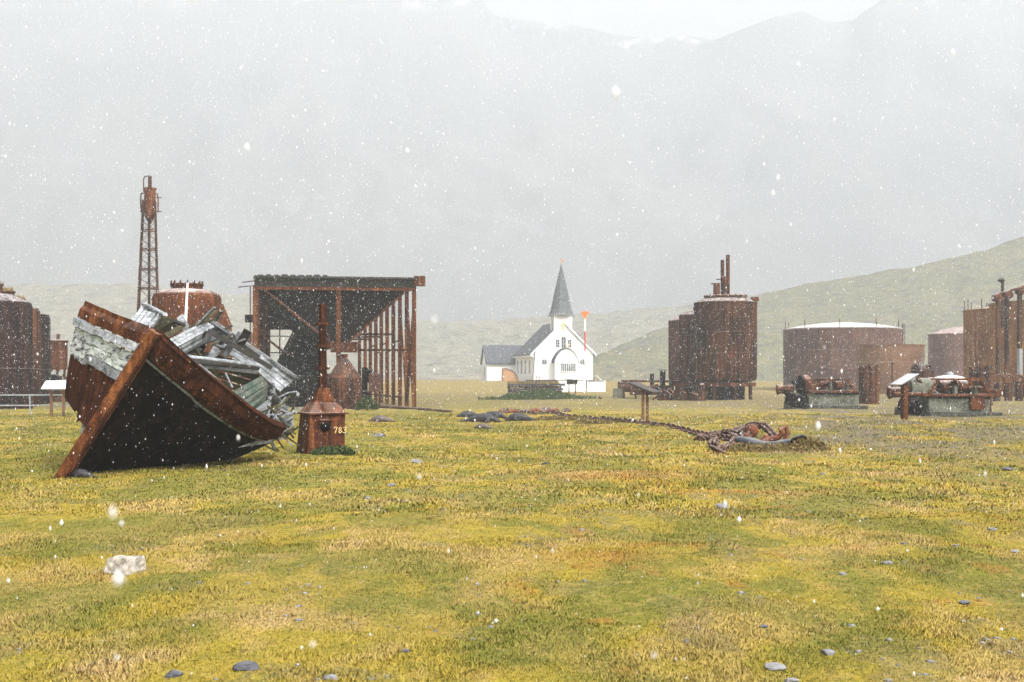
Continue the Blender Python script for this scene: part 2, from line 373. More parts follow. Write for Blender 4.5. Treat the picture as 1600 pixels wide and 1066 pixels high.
# ------------------------------------------------------------ grass: blades of the short turf
def blades(n, y0, y1, ln, wd, seed):
    r = np.random.RandomState(seed)
    yy = np.sqrt(r.rand(n) * (y1 ** 2 - y0 ** 2) + y0 ** 2) if False else y0 * (y1 / y0) ** (r.rand(n) ** .9)
    xx = (r.rand(n) * 2 - 1) * (.50 * yy + 3.2)
    clump = fbm(xx / .12, yy / .12, 2, 61 + seed); tall = fbm(xx / .9, yy / 1.2, 3, 63)
    z = zones(xx, yy); keep = (r.rand(n) > z[:, 2] * .75) & (r.rand(n) < .3 + 1.3 * clump) & (r.rand(n) < .55 + sst(.38, .60, fbm(xx / .3, yy / .4, 4, 67))) ; xx, yy, z, clump, tall = xx[keep], yy[keep], z[keep], clump[keep], tall[keep]; n = len(xx)
    zz = gz(xx, yy) - .003; ang = r.rand(n) * 2 * np.pi; lean = .2 + r.rand(n) * 1.15
    la = r.rand(n) * 2 * np.pi; k = (1 + yy / 30)
    l = ln * (.45 + r.rand(n)) * (.7 + .6 * sst(.42, .7, tall)) * (1 + .6 * z[:, 1]) * k; wq = wd * (.6 + .8 * r.rand(n)) * k
    a_ = np.stack([np.cos(ang), np.sin(ang), 0 * ang], -1) * wq[:, None] / 2; b0 = np.stack([xx, yy, zz], -1)
    tip = b0 + np.stack([np.sin(lean) * np.cos(la), np.sin(lean) * np.sin(la), np.cos(lean)], -1) * l[:, None]
    v = np.stack([b0 - a_, b0 + a_, tip], 1).reshape(-1, 3); f = np.arange(3 * n).reshape(-1, 3)
    z = np.clip(z + (r.rand(n, 4) - .5) * np.array([.35, .5, .1, .15]), 0, 1)
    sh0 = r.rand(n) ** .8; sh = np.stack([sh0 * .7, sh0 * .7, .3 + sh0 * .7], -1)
    nrm = np.repeat(np.array([[0, 0, 1.]]) + (r.rand(n, 3) - .5) * .9, 3, 0); nrm /= np.linalg.norm(nrm, axis=1)[:, None]
    return v, f, np.repeat(z, 3, 0), sh.ravel(), nrm
A = [blades(BLADES, 4.6, 15, .015, .0044, 1), blades(BLADES // 2, 14, 52, .020, .011, 2)]
off = np.cumsum([0] + [len(q[0]) for q in A[:-1]])
go = npmesh('grass', np.concatenate([q[0] for q in A]), np.concatenate([q[1] + o for q, o in zip(A, off)]), 'blade')
go.data.attributes.new('zones', 'FLOAT_COLOR', 'POINT').data.foreach_set('color', np.concatenate([q[2] for q in A]).astype(np.float32).ravel())
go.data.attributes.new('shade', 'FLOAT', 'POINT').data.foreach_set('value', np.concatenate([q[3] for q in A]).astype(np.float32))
go.data.normals_split_custom_set_from_vertices(np.concatenate([q[4] for q in A]).tolist())
go['kind'] = 'stuff'; go['label'] = 'short yellow and green turf grass covering the open ground'; go['category'] = 'grass'

# gravel scattered over the bare patches
r = np.random.RandomState(5); n = 26000
yy = 5.5 * (62 / 5.5) ** r.rand(n); xx = (r.rand(n) * 2 - 1) * (.5 * yy + 3); z = zones(xx, yy); k = r.rand(n) < z[:, 2] * .9; xx, yy = xx[k], yy[k]; n = len(xx)
sz = (.008 + .022 * r.rand(n) ** 3) * (1 + yy / 30)
oct_v = np.array([[1, 0, 0], [0, 1, 0], [-1, 0, 0], [0, -1, 0], [0, 0, 1], [0, 0, -1.]]); oct_f = np.array([[0, 1, 4], [1, 2, 4], [2, 3, 4], [3, 0, 4], [1, 0, 5], [2, 1, 5], [3, 2, 5], [0, 3, 5]])
def scatter_oct(c, sx, rs):
    n = len(c); an = rs.rand(n) * 6.28; ca, sa = np.cos(an), np.sin(an); b = oct_v[None] * sx[:, None, :] * (.7 + .6 * rs.rand(n, 6, 1))
    x_ = b[..., 0] * ca[:, None] - b[..., 1] * sa[:, None]; y_ = b[..., 0] * sa[:, None] + b[..., 1] * ca[:, None]
    v = np.stack([x_, y_, b[..., 2]], -1) + c[:, None]
    return v.reshape(-1, 3), (oct_f[None] + 6 * np.arange(n)[:, None, None]).reshape(-1, 3)
vv, ff = scatter_oct(np.stack([xx, yy, gz(xx, yy)], -1), np.stack([sz, sz * .8, sz * .45], -1), r)
o = npmesh('gravel', vv, ff, 'stone'); o['kind'] = 'stuff'; o['label'] = 'loose grey gravel on the bare patches of the turf'; o['category'] = 'gravel'

# ------------------------------------------------------------ hills and mountain
def ridge(name, pts, Y0, Y1, Y2, mat, rough=.02, seed=0, power=1.3, step=5, rows=44, edge=1.):
    xs = np.array([p[0] for p in pts], float); yv = np.array([p[1] for p in pts], float)
    px = np.arange(xs[0], xs[-1] + 1, step); py = np.interp(px, xs, yv)
    zc = np.maximum(HCAM + (HOR - py) / FPX * Y1, .3); kw = max(3, int(300 / step)); zs = np.convolve(np.pad(zc, kw, 'edge'), np.ones(2 * kw + 1) / (2 * kw + 1), 'valid')
    vs = []; tt = list(np.linspace(0, 1, rows)) + [1.08, 1.25, 1.6]
    for t_ in tt:
        Y = Y0 + (Y1 - Y0) * t_ if t_ <= 1 else Y1 + (Y2 - Y1) * (t_ - 1) / .6
        h = t_ ** power if t_ <= 1 else 1 - ((t_ - 1) / .6) ** 1.5
        x = (px - 800) / FPX * Y
        n_ = (fbm(x / (Y1 * .08), Y / (Y1 * .08) + 0 * x, 5, 70 + seed) - .5) * 2
        z = (zs + (zc - zs) * min(t_, 1) ** (6 if name == 'mountain' else 0)) * h + n_ * rough * Y1 * (math.sin(min(t_, 1) * math.pi) * .9 + .22 * edge) * (1 if t_ > 0 else 0) - (.6 if t_ == 0 else 0)
        if name == 'hill' and t_ > 0: z = z + (fbm(x / 5, Y / 5 + 0 * x, 4, 80 + seed) - .5) * .006 * Y1 * min(1, t_ * 2)
        vs.append(np.stack([x, Y + 0 * x, z], -1))
    v = np.array(vs).reshape(-1, 3); nc = len(px); nr = len(tt)
    i = (np.arange(nr - 1)[:, None] * nc + np.arange(nc - 1)[None]).ravel()
    o = npmesh(name, v, np.stack([i, i + 1, i + nc + 1, i + nc], -1), mat, True); o['kind'] = 'structure'; return o
ridge('hill', [(860, 596), (905, 566), (940, 549), (990, 543), (1050, 537), (1200, 520), (1500, 500), (1900, 480), (2600, 480)], 195, 235, 300, 'hill', .006, 1)
ridge('hill', [(930, 560), (1000, 525), (1100, 488), (1180, 461), (1250, 446), (1340, 432), (1400, 419), (1500, 402), (1560, 386), (1600, 372), (1750, 320), (2000, 230), (2600, 150)], 215, 340, 460, 'hill', .008, 2)
ridge('hill', [(-1200, 380), (-300, 425), (0, 449), (100, 444), (200, 444), (300, 452), (400, 462), (500, 480), (640, 500), (720, 502), (900, 492), (1050, 478), (1180, 460), (1400, 420), (1800, 380)], 250, 500, 700, 'hill_far', .006, 3)
ridge('mountain', [(-1500, -28), (-600, -28), (0, -26), (350, -28), (620, -25), (700, -22), (748, -8), (775, 30), (800, 50), (860, 60), (900, 72), (960, 70), (1010, 86), (1060, 82), (1110, 66), (1160, 46), (1210, 28), (1255, 18), (1290, 34), (1325, 38), (1350, 18), (1385, -4), (1450, -22), (1600, -26), (2000, -28), (2600, -26)], 560, 950, 1150, 'rock', .022, 4, 1.15, 8, 60, .25)

# second mountain crest, farther back in the gap
ridge('mountain', [(300, 60), (600, 20), (720, 14), (770, 24), (830, 34), (900, 40), (960, 54), (1020, 62), (1070, 56), (1120, 64), (1180, 50), (1260, 40), (1340, 30), (1420, 10), (1700, 0), (2200, 10)], 960, 1120, 1300, 'rock', .012, 6, 1.15, 8, 40, .25)
# ------------------------------------------------------------ small builders
def digits(parent, org, ux, uz, h, text):
    seg = {'7': [[(0, 1), (.55, 1), (.2, 0)]], '8': [[(.3, .5), (.05, .75), (.3, 1), (.55, .75), (.3, .5), (0, .25), (.3, 0), (.6, .25), (.3, .5)]], '3': [[(.02, .88), (.3, 1), (.55, .76), (.25, .53), (.58, .27), (.3, 0), (0, .12)]]}
    m = M(); n = Vector(ux).cross(Vector(uz)).normalized()
    for i, ch in enumerate(text):
        for st in seg[ch]:
            for p, q in zip(st, st[1:]):
                a_ = Vector(org) + Vector(ux) * (i * .78 + p[0]) * h + Vector(uz) * p[1] * h; b_ = Vector(org) + Vector(ux) * (i * .78 + q[0]) * h + Vector(uz) * q[1] * h
                m.beam(a_, b_, .017, .012, n)
    return m.build('number', 'digit', parent)
def leafball(name, px, Y, w_, h_, mat, label, cat, n=500, leaf=.05, seed=0, group=None, dy=None):
    q = random.Random(seed); c = G(px, Y); m = M()
    for _ in range(n):
        a_ = q.uniform(0, 6.28); rr = math.sqrt(q.random()); e = math.sqrt(max(0, 1 - rr * rr)) * q.uniform(.25, 1) * (1 + .3 * math.sin(3 * a_))
        p = c + Vector((rr * math.cos(a_) * w_ / 2, rr * math.sin(a_) * (dy or w_) / 2, e * h_)); d = Vector((q.uniform(-1, 1), q.uniform(-1, 1), q.uniform(-.2, 1))).normalized() * leaf * q.uniform(.6, 1.4)
        s_ = d.cross(Vector((q.uniform(-1, 1), q.uniform(-1, 1), .3))).normalized() * leaf * .35
        m.add([p - s_, p + s_, p + d], [(0, 1, 2)]); m.add([p + s_, p - s_, p + d * .9 + s_], [(0, 1, 2)])
    return single(m, name, mat, label, cat, c, group)
def rock(px, Y, sx, sy, sz, mat, label, seed, name='stone', cat='stone', group=None, sink=.42):
    q = random.Random(seed); bm = bmesh.new(); bmesh.ops.create_icosphere(bm, subdivisions=3, radius=1)
    cuts = [(Vector((q.gauss(0, 1), q.gauss(0, 1), q.gauss(0, .8))).normalized(), q.uniform(.55, .9)) for _ in range(9)]
    for v in bm.verts:
        p = v.co.copy()
        for n_, d in cuts:
            e = p.dot(n_) - d
            if e > 0: p -= n_ * e
        p *= 1 + .05 * q.uniform(-1, 1) ; v.co = Vector((p.x * sx / 2, p.y * sy / 2, p.z * sz / 2))
    me = bpy.data.meshes.new(name); bm.to_mesh(me); bm.free(); me.materials.append(MT[mat])
    o = bpy.data.objects.new(name, me); col.objects.link(o); c = G(px, Y); o.location = c + Vector((0, 0, sz * (.5 - sink))); o.rotation_euler = (0, 0, q.uniform(-.4, .4))
    return tag(o, label, cat, group)

# ------------------------------------------------------------ the wrecked boat
B0 = Vector((X(97, 19.3), 19.3, -.03))
WV = Vector((.544, 0, .838)); VV = Vector((.838, 0, -.544)); UV = Vector((.02, 1, 0)).normalized()
def bt(u, v, w_): return B0 + UV * u + VV * v + WV * w_
us = [0, .15, .4, .8, 1.3, 1.9, 2.8, 4., 5.4, 7., 8.6, 9.4]
bu = [.05, .22, .48, .88, 1.30, 1.66, 1.92, 2.05, 2.1, 2.08, 1.95, 1.85]
gu = [2.86, 2.80, 2.71, 2.58, 2.44, 2.30, 2.16, 2.05, 2.0, 2.0, 2.05, 2.08]
def secpt(u, k, side=1):   # k in [0,1] keel->gunwale ; half section
    b = float(np.interp(u, us, bu)) if side > 0 else float(np.interp(u, [0, .5, 1, 1.8, 3, 6, 9.4], [.05, .58, 1.08, 1.72, 1.86, 1.86, 1.7])); g_ = float(np.interp(u, us, gu)); e = float(np.interp(u, [0, 1.5, 4, 9.4], [1.25, .85, .55, .5]) if side > 0 else np.interp(u, [0, .8, 2, 9.4], [1.0, .5, .36, .35])); b *= 1 if side > 0 else 1.13
    keel = float(np.interp(u, [0, 9.4], [0, -.05]))
    v_ = b * (k ** e) if k > 0 else 0; return v_, keel + (g_ - keel) * (k ** (1.1 if u > 1 else 1))
def strip(k0, k1, u0, u1, side, out, n=24, m_=6, th=.05, holes=None):
    """plank band on the hull between section fractions, offset outwards, with thickness"""
    m = M(); uu = np.linspace(u0, u1, n); kk = np.linspace(k0, k1, m_)
    def pt(u, k, o_):
        v_, w_ = secpt(u, k, side); v2, w2 = secpt(u, min(k + .02, 1.), side); v1, w1 = secpt(u, max(k - .02, 0), side); dv, dw = v2 - v1, w2 - w1; l = math.hypot(dv, dw) or 1
        return bt(u - (o_ * .8 if u < .5 else 0), side * (v_ + o_ * dw / l), w_ - o_ * dv / l)
    for i in range(n):
        for k in kk: m.v.append(pt(uu[i], k, out)); 
        for k in kk: m.v.append(pt(uu[i], k, out - th))
    W2 = 2 * m_
    for i in range(n - 1):
        for j in range(m_ - 1):
            if holes and holes(uu[i], kk[j]): continue
            a_ = i * W2 + j; b_ = a_ + W2; m.f += [(a_, a_ + 1, b_ + 1, b_), (a_ + m_, b_ + m_, b_ + m_ + 1, a_ + m_ + 1)]
        a_ = i * W2; b_ = a_ + W2; m.f += [(a_, b_, b_ + m_, a_ + m_), (a_ + m_ - 1, a_ + W2 - 1, b_ + W2 - 1, b_ + m_ - 1)]
    for i in (0, n - 1):
        for j in range(m_ - 1): a_ = i * W2 + j; m.f.append((a_, a_ + 1, a_ + m_ + 1, a_ + m_))
    return m
boat = thing('wrecked_boat', 'broken wooden boat lying heeled on the grass, rusty stem bar and tarred black side', 'boat', B0)
m = strip(0, .93, 0, 4.5, 1, 0, 30, 12, .06); m.build('hull_side', 'tar', boat, True)['label'] = 'black tarred side of the hull resting on the grass'
m = strip(0, .665, 0, 3.4, -1, 0, 40, 14, .06, lambda u, k: k < .26 + .05 * u and u > .35 + .5 * k); m.build('hull_side', 'rust_band', boat, True)['label'] = 'brown rusty lower side of the hull'
for k0, k1 in ((.665, .728), (.731, .795), (.798, .86)):
    for u0_, u1_ in ((0, 1.15 + 2 * (k0 - .66)), (1.22 + 2 * (k0 - .66), 2.1 - (k0 - .66)), (2.25 - (k0 - .66) * 2, 2.6 + (k0 * 37) % 1.1)):
        m = strip(k0, k1 - .004, u0_, u1_, -1, .02 + .02 * ((k0 * 91 + u0_ * 7) % 1), 14, 3, .06); m.jit(.010, int(k0 * 100)); m.build('hull_plank', 'peel' if (k0 * 53 + u0_ * 3) % 1 > .25 else 'grey_wood2', boat)
strip(.868, .915, 0, 2.6, -1, .10, 24, 3, .14).build('rubbing_strake', 'grey_wood', boat)
strip(.925, 1.045, 0, 2.3, -1, .05, 22, 3, .05).build('gunwale_band', 'rust_orange', boat)
strip(.88, 1.02, 0, 3.9, 1, .07, 34, 4, .07).build('gunwale_band', 'rust_band', boat)
strip(1.02, 1.045, 0, 3.9, 1, .12, 34, 2, .13).build('gunwale_lip', 'rust_band', boat)
strip(.852, .868, 0, 4.2, 1, .03, 34, 2, .03).build('rubbing_strake', 'grey_wood2', boat)
# stem bar
m = M(); pts = [(0, -.02), (-.02, .9), (-.03, 1.9), (-.05, 2.95)]
for (a0, w0), (a1, w1) in zip(pts, pts[1:]): m.beam(bt(a0 - .05, 0, w0), bt(a1 - .05, 0, w1), .18, .26, (0, 1, 0))
m.build('stem_bar', 'rust_orange', boat, bev=.01)
m = M(); m.beam(bt(-.19, .10, .05), bt(-.23, .10, 2.9), .05, .05, (0, 1, 0)); m.build('stem_plate', 'rust_band', boat)
# inner floor, deck beams, frames
m = M(); us2 = [.8, 1.5, 2.2, 3, 4, 4.8]
half = lambda u, w_, side: max(v_ for v_, q_ in (secpt(u, k_ / 40, side) for k_ in range(41)) if q_ <= w_) - .12
for u in us2:
    b_ = float(np.interp(u, us, bu)); m.v += [bt(u, -half(u, 1.2, -1), 1.25), bt(u, half(u, 1.2, 1), 1.25)]
m.f = [(2 * i, 2 * i + 1, 2 * i + 3, 2 * i + 2) for i in range(len(us2) - 1)]
m.build('floor_boards', 'dark_wood', boat)
for u in (2.6, 3.3, 4.0, 4.7, 5.4):
    for sd_ in (-1, 1):
        m = M(); m.path([bt(u, sd_ * (secpt(u, k_, sd_)[0] - .11), secpt(u, k_, sd_)[1] + .03) for k_ in (.45, .6, .75, .9, 1.)], .045, 6); m.build('hull_frame', 'moss_wood', boat)
def slab(name, mat, quad, th, cuts=0, seed=0, label=None, nseg=1):
    """panel through four (px,py,Y) corners, thickness th away from the camera, split into boards"""
    q = [P(*c) for c in quad]; n_ = (q[1] - q[0]).cross(q[3] - q[0]).normalized()
    if n_.y < 0: n_ = -n_
    k = max(1, cuts); m = M(); rr = random.Random(seed)
    for i in range(k):
        a_, b_ = i / k, (i + 1) / k - (.035 if k > 1 else 0); dz = rr.uniform(-.006, .006) * (k > 1); l0, l1 = (rr.uniform(-.012, .012) if k > 1 else 0), (rr.uniform(-.03, .02) if k > 1 else 0)
        p0 = q[0].lerp(q[3], a_).lerp(q[1].lerp(q[2], a_), -l0); p3 = q[0].lerp(q[3], b_).lerp(q[1].lerp(q[2], b_), -l0)
        p1 = q[0].lerp(q[3], a_).lerp(q[1].lerp(q[2], a_), 1 + l1); p2 = q[0].lerp(q[3], b_).lerp(q[1].lerp(q[2], b_), 1 + l1)
        o_ = n_ * dz; m.hexa([p0 + o_, p1 + o_, p2 + o_, p3 + o_, p0 + n_ * th, p1 + n_ * th, p2 + n_ * th, p3 + n_ * th])
    o = m.build(name, mat, boat)
    if label: o['label'] = label
    return o
slab('cabin_panel', 'grey_wood', [(224, 475, 23), (199, 509, 22.4), (229, 521, 22.2), (253, 492, 22.8)], .07, 5, 1)
slab('cabin_trim', 'grey_wood', [(221, 473, 22.9), (254, 490, 22.7), (256, 494, 22.7), (222, 478, 22.9)], .12)
slab('cabin_side', 'moss_wood', [(254, 492, 22.9), (230, 521, 22.3), (238, 527, 23), (287, 505, 24)], .05, 3, 2)
slab('cabin_beam', 'moss_wood', [(240, 530, 22.5), (288, 504, 24), (290, 511, 24), (246, 539, 22.5)], .1)
slab('cabin_beam', 'dark_wood', [(254, 491, 23), (290, 506, 24), (291, 510, 24), (254, 496, 23)], .1)
slab('coaming', 'grey_wood', [(251, 537, 21.2), (326, 499, 24.4), (336, 511, 24.4), (262, 551, 21.2)], .16, 3, 3)
slab('coaming', 'grey_wood2', [(262, 551, 21.3), (336, 511, 24.5), (330, 532, 24.5), (270, 562, 21.3)], .08, 2, 4)
slab('deck_board', 'grey_wood', [(320, 493, 24.7), (366, 523, 24.7), (362, 555, 24.6), (322, 530, 24.6)], .1, 2, 5)
slab('deck_board', 'grey_wood', [(352, 521, 24.6), (422, 559, 24.6), (406, 581, 24.5), (336, 543, 24.5)], .1, 3, 6)
slab('deck_board', 'grey_wood', [(408, 553, 24.5), (461, 592, 24.6), (438, 614, 24.4), (396, 576, 24.4)], .1, 3, 7)
slab('edge_board', 'grey_wood2', [(320, 492, 24.5), (462, 587, 24.5), (461, 592, 24.5), (321, 498, 24.5)], .18)
slab('cross_beam', 'dark_wood', [(282, 557, 22.5), (407, 572, 24.3), (405, 578, 24.3), (284, 566, 22.5)], .12)
slab('cross_beam', 'grey_wood', [(282, 553, 22.6), (408, 568, 24.3), (408, 572, 24.3), (283, 557, 22.5)], .2)
slab('inner_bulkhead', 'moss_wood', [(300, 545, 24.9), (405, 572, 24.9), (412, 640, 24.9), (320, 610, 24.9)], .06, 5, 8)
slab('hatch_box', 'green_wood', [(354, 617, 22.2), (411, 586, 22.8), (419, 601, 22.8), (365, 634, 22.2)], .3, 2, 9)
slab('hatch_front', 'green_wood', [(366, 634, 22.25), (420, 601, 22.8), (414, 628, 22.8), (384, 648, 22.25)], .06, 2, 10)
slab('stern_board', 'grey_wood2', [(382, 640, 23.2), (420, 625, 23.6), (428, 650, 23.6), (404, 672, 23.2)], .05, 3, 11)
slab('bulwark_plank', 'grey_wood', [(372, 700, 22.6), (424, 692, 23.), (423, 684, 23.), (376, 692, 22.6)], .08, 0, 12)
slab('bulwark_plank', 'grey_wood2', [(422, 692, 23.), (460, 664, 23.8), (458, 656, 23.8), (421, 683, 23.)], .08, 0, 13)
slab('bulwark_plank', 'grey_wood2', [(418, 674, 23.2), (457, 643, 23.9), (459, 654, 23.9), (424, 684, 23.2)], .08, 2, 14)
m = M(); m.path([P(424, 610, 24.2), P(432, 622, 24.3), P(447, 640, 24.6), P(452, 652, 24.8)], .05, 7); m.build('broken_rib', 'grey_wood2', boat)
m = M(); m.path([P(434, 622, 24), P(450, 614, 24.2), P(464, 612, 24.3)], .02, 6); m.build('broken_rib', 'grey_wood2', boat)
m = M(); m.path([P(427, 598, 24.2), P(428, 612, 24.2), P(420, 625, 24)], .035, 7); m.build('bent_pipe', 'grey_wood2', boat)
m = M(); m.box(P(436, 644, 24), (.2, .15, .14), Matrix.Rotation(.5, 3, 'Y')); m.build('winch_fragment', 'rust_orange', boat)
q = random.Random(12)
for i in range(60):
    a_ = P(q.uniform(396, 450), q.uniform(632, 690), q.uniform(23.0, 24.4)); ang = q.choice([-.6, -.9, .9, .5]) + q.uniform(-.3, .3); l_ = q.uniform(.15, .5)
    m = M(); m.beam(a_, a_ + Vector((math.cos(ang) * l_, q.uniform(-.2, .3), math.sin(ang) * l_)), q.uniform(.02, .07), .03); m.build('splinter', q.choice(['grey_wood', 'grey_wood2', 'dark_wood', 'moss_wood']), boat)
for i in range(30):
    a_ = P(q.uniform(250, 345), q.uniform(500, 560), q.uniform(23.2, 24.4)); ang = q.uniform(.3, .9) * q.choice([1, 1, -1]); l_ = q.uniform(.2, .7)
    m = M(); m.beam(a_, a_ + Vector((math.cos(ang) * l_, q.uniform(-.2, .3), math.sin(ang) * l_)), q.uniform(.03, .08), .04); m.build('splinter', q.choice(['moss_wood', 'grey_wood2', 'dark_wood']), boat)
for x0, y0, x1, y1 in ((330, 588, 345, 615), (352, 583, 363, 606), (322, 575, 326, 600)):
    m = M(); m.beam(P(x0, y0, 23), P(x1, y1, 22.8), .035, .03); m.build('inner_stay', 'grey_wood2', boat)
q = random.Random(77)
for i in range(15):   # collapsed planks inside the hull
    a_ = P(q.uniform(275, 400), q.uniform(520, 600), q.uniform(22.9, 24.2)); l_ = q.uniform(.8, 1.7); k_ = q.random()
    d_ = (VV if k_ < .45 else (WV * .3 + VV * -.75 if k_ < .75 else WV)) + Vector((q.uniform(-.25, .25), q.uniform(-.5, .5), q.uniform(-.25, .25)))
    if k_ >= .75: l_ *= .4
    if False and a_.z - HCAM < (HOR - (530 + (a_.x / a_.y * FPX + 800 - 250) * .62)) / FPX * a_.y: a_.z += .35
    m = M(); m.beam(a_ - d_ * l_ / 2, a_ + d_ * l_ / 2, q.uniform(.08, .2), .035, (q.uniform(-.4, .4), -1, q.uniform(-.4, .4))); m.build('fallen_plank', q.choice(['grey_wood', 'grey_wood2', 'dark_wood', 'moss_wood', 'dark_wood']), boat)
# loose plating hanging off the far bow side
m = M(); m.prism([P(118, 660, 20.4), P(152, 606, 20.4), P(160, 600, 20.4), (P(140, 650, 20.4))], (0, .04, 0)); m.build('loose_plate', 'rust_orange', boat)
m = M(); m.prism([P(124, 690, 20.3), P(128, 660, 20.3), P(158, 598, 20.3), P(162, 604, 20.3), P(140, 668, 20.3)], (0, .05, 0)); m.build('loose_plank', 'peel', boat)
m = M(); m.tube(P(289, 522, 24.5), P(293, 442, 24.5), .032, .022, 8); m.build('flagpole', 'white_plain', boat)
# ------------------------------------------------------------ tanks on the left
def big_tank(px, Y, r, ztop, mat, label, rimgrass, bolts=0, group=None):
    c = Vector((X(px, Y), Y, 0)); t_ = thing('storage_tank', label, 'tank', c, group)
    m = M(); m.lathe(c, [(r, -.1), (r, 2), (r + .03, 2.02), (r + .03, 2.1), (r, 2.12), (r, ztop - .25), (r - .08, ztop), (r - .5, ztop + .18), (r * .5, ztop + .42), (.2, ztop + .45)], 44)
    m.build('shell', mat, t_, True)
    m = M(); m.lathe(c, [(.55, ztop + .38), (.55, ztop + .85), (.62, ztop + .87), (.62, ztop + .95)], 20); m.build('manhole', 'rust', t_, True)
    if rimgrass:
        m = M(); q = random.Random(px + 50)
        for _ in range(160):
            a_ = q.uniform(0, 6.28); rr = q.uniform(0, .6); p = c + Vector((rr * math.cos(a_), rr * math.sin(a_), ztop + .95)); m.add([p + Vector((-.03, 0, 0)), p + Vector((.03, 0, 0)), p + Vector((q.uniform(-.1, .1), q.uniform(-.1, .1), q.uniform(.1, .3)))], [(0, 1, 2)])
        m.build('grass_tuft', 'leaf_dry', t_)
    for j in range(3):
        m = M(); a_ = -1.9 + j * .7; p = c + Vector((math.cos(a_) * (r + .03), math.sin(a_) * (r + .03), 0)); m.beam(p, p + Vector((0, 0, ztop - .3)), .1, .03, (math.cos(a_), math.sin(a_), 0)); m.build('seam_strap', mat, t_)
    return t_
big_tank(-14, 60, 2.02, 5.55, 'rust_black', 'dark rusty cylindrical tank at the frame edge, nearest of three, grassy manhole on top', 1, group='row of dark tanks behind the pipe fence')
big_tank(6, 64.5, 1.9, 5.5, 'rust_dark', 'rust-red cylindrical tank between the two dark ones behind the pipe fence', 1, group='row of dark tanks behind the pipe fence')
big_tank(23, 70, 2.02, 5.45, 'rust_black', 'dark cylindrical tank, farthest of three in the row, beside the small square boiler', 1, group='row of dark tanks behind the pipe fence')
c = Vector((X(91, 78), 78, 0)); t_ = thing('small_boiler', 'small rusty drum boiler with a short chimney between the dark tanks and boat', 'boiler', c)
M().lathe(c, [(.60, 2.15), (.60, 4.0), (.66, 4.02), (.66, 4.12), (.1, 4.2)], 24).build('drum', 'rust', t_, True)
M().tube(c + Vector((0, 0, 4.1)), c + Vector((0, 0, 4.55)), .11).build('chimney', 'rust_orange', t_, True)
for s_ in (-.5, 0, .5): M().beam(c + Vector((s_, -.2, -.05)), c + Vector((s_, -.2, 2.2)), .12).build('leg', 'rust_dark', t_)
M().lathe(c + Vector((0, -.6, 1.4)), [(.42, -.3), (.45, 0), (.42, .3)], 18, (0, 1, 0)).build('fire_door', 'iron_black', t_, True)
for i in range(5):
    m = M(); m.path([c + Vector((-1.1 + .4 * i, -.5, 1.5 + .2 * math.sin(i))), c + Vector((-.7 + .4 * i, -.5, 1.9 + .2 * math.cos(i))), c + Vector((-.5 + .4 * i, -.4, 2.3))], .05, 7); m.build('pipe', 'rust_dark', t_)
c = Vector((X(60, 75), 75, 0)); t_ = thing('pump_machinery', 'low dark tangle of rusty pump machinery at the foot of the tanks', 'machine', c)
q = random.Random(3)
for i in range(7):
    p = c + Vector((q.uniform(-1.2, 2.2), q.uniform(-.6, .6), q.uniform(.2, 1.3))); m = M(); m.lathe(p, [(.05, -.3), (.22, -.28), (.25, 0), (.22, .3), (.05, .32)], 14, (q.uniform(-1, 1), .4, q.uniform(0, 1))); m.build('cylinder', q.choice(['rust_dark', 'iron_black', 'rust']), t_, True)
M().box(c + Vector((.6, .3, .35)), (3.6, 1, .8)).build('bed_plate', 'rust_dark', t_)

# pipe fence (galvanised), posts and rails
fy = 50.; fx0, fx1 = X(-260, fy), X(170, fy); fc = Vector((X(20, fy), fy, float(gz(X(20, fy), fy))))
t_ = thing('pipe_fence', 'galvanised two-rail pipe fence in front of the dark tanks', 'fence', fc)
for zz in (.88, .43): M().tube((fx0, fy, zz), (fx1, fy, zz), .028, n=8).build('rail', 'galv', t_, True)
k = fx0
while k < fx1: M().tube((k, fy, -.1), (k, fy, .9), .032, n=8).build('post', 'galv', t_, True); k += 1.42 * 1.0
# information panels on two posts
def lectern(px, Y, w_, h_, tilt, mat, post, label, slant=0, depth=.5, rz=0, wide=None, pw=.1):
    c = G(px, Y); t_ = thing('information_board', label, 'sign', c)
    Rz = Matrix.Rotation(rz, 3, 'Z'); ps = wide or w_ * .3
    for s_ in (-1, 1):
        o = Rz @ Vector((s_ * ps, 0, 0)); M().beam(c + o - Vector((0, 0, .15)), c + o + Vector((0, 0, h_ - .05)), pw).build('post', post, t_, bev=.005)
    rot = Rz @ Matrix.Rotation(tilt, 3, 'X')
    M().box(c + Vector((0, 0, h_ + .02)), (w_, depth, .035), rot).build('panel', mat, t_)
    M().box(c + rot @ Vector((0, 0, -.035)) + Vector((0, 0, h_ + .02)), (w_ * .96, depth * .92, .03), rot).build('panel_frame', 'panel_dark', t_)
    return t_
lectern(90, 49, 1.2, 1.3, R(32), 'snow', 'post_wood', 'snow-white tilted information board on two brown posts beside the pipe fence', depth=.62, wide=.26)
lectern(1008, 42.5, .86, 1.28, R(20), 'panel_dark', 'post_wood', 'brown information board on two wooden posts in the middle of the grass', depth=1.0, wide=.20, rz=R(60))
lectern(894, 108, 1.0, 1.18, R(-38), 'panel_dark', 'panel_dark', 'small dark information board in front of the white church fence', depth=.7)
lectern(1413, 45, .62, 1.55, R(26), 'panel_grey', 'rust_orange', 'tilted information board with a pale top on a thick rust-orange post by the winches', depth=.95, rz=R(-68), wide=.05, pw=.17)

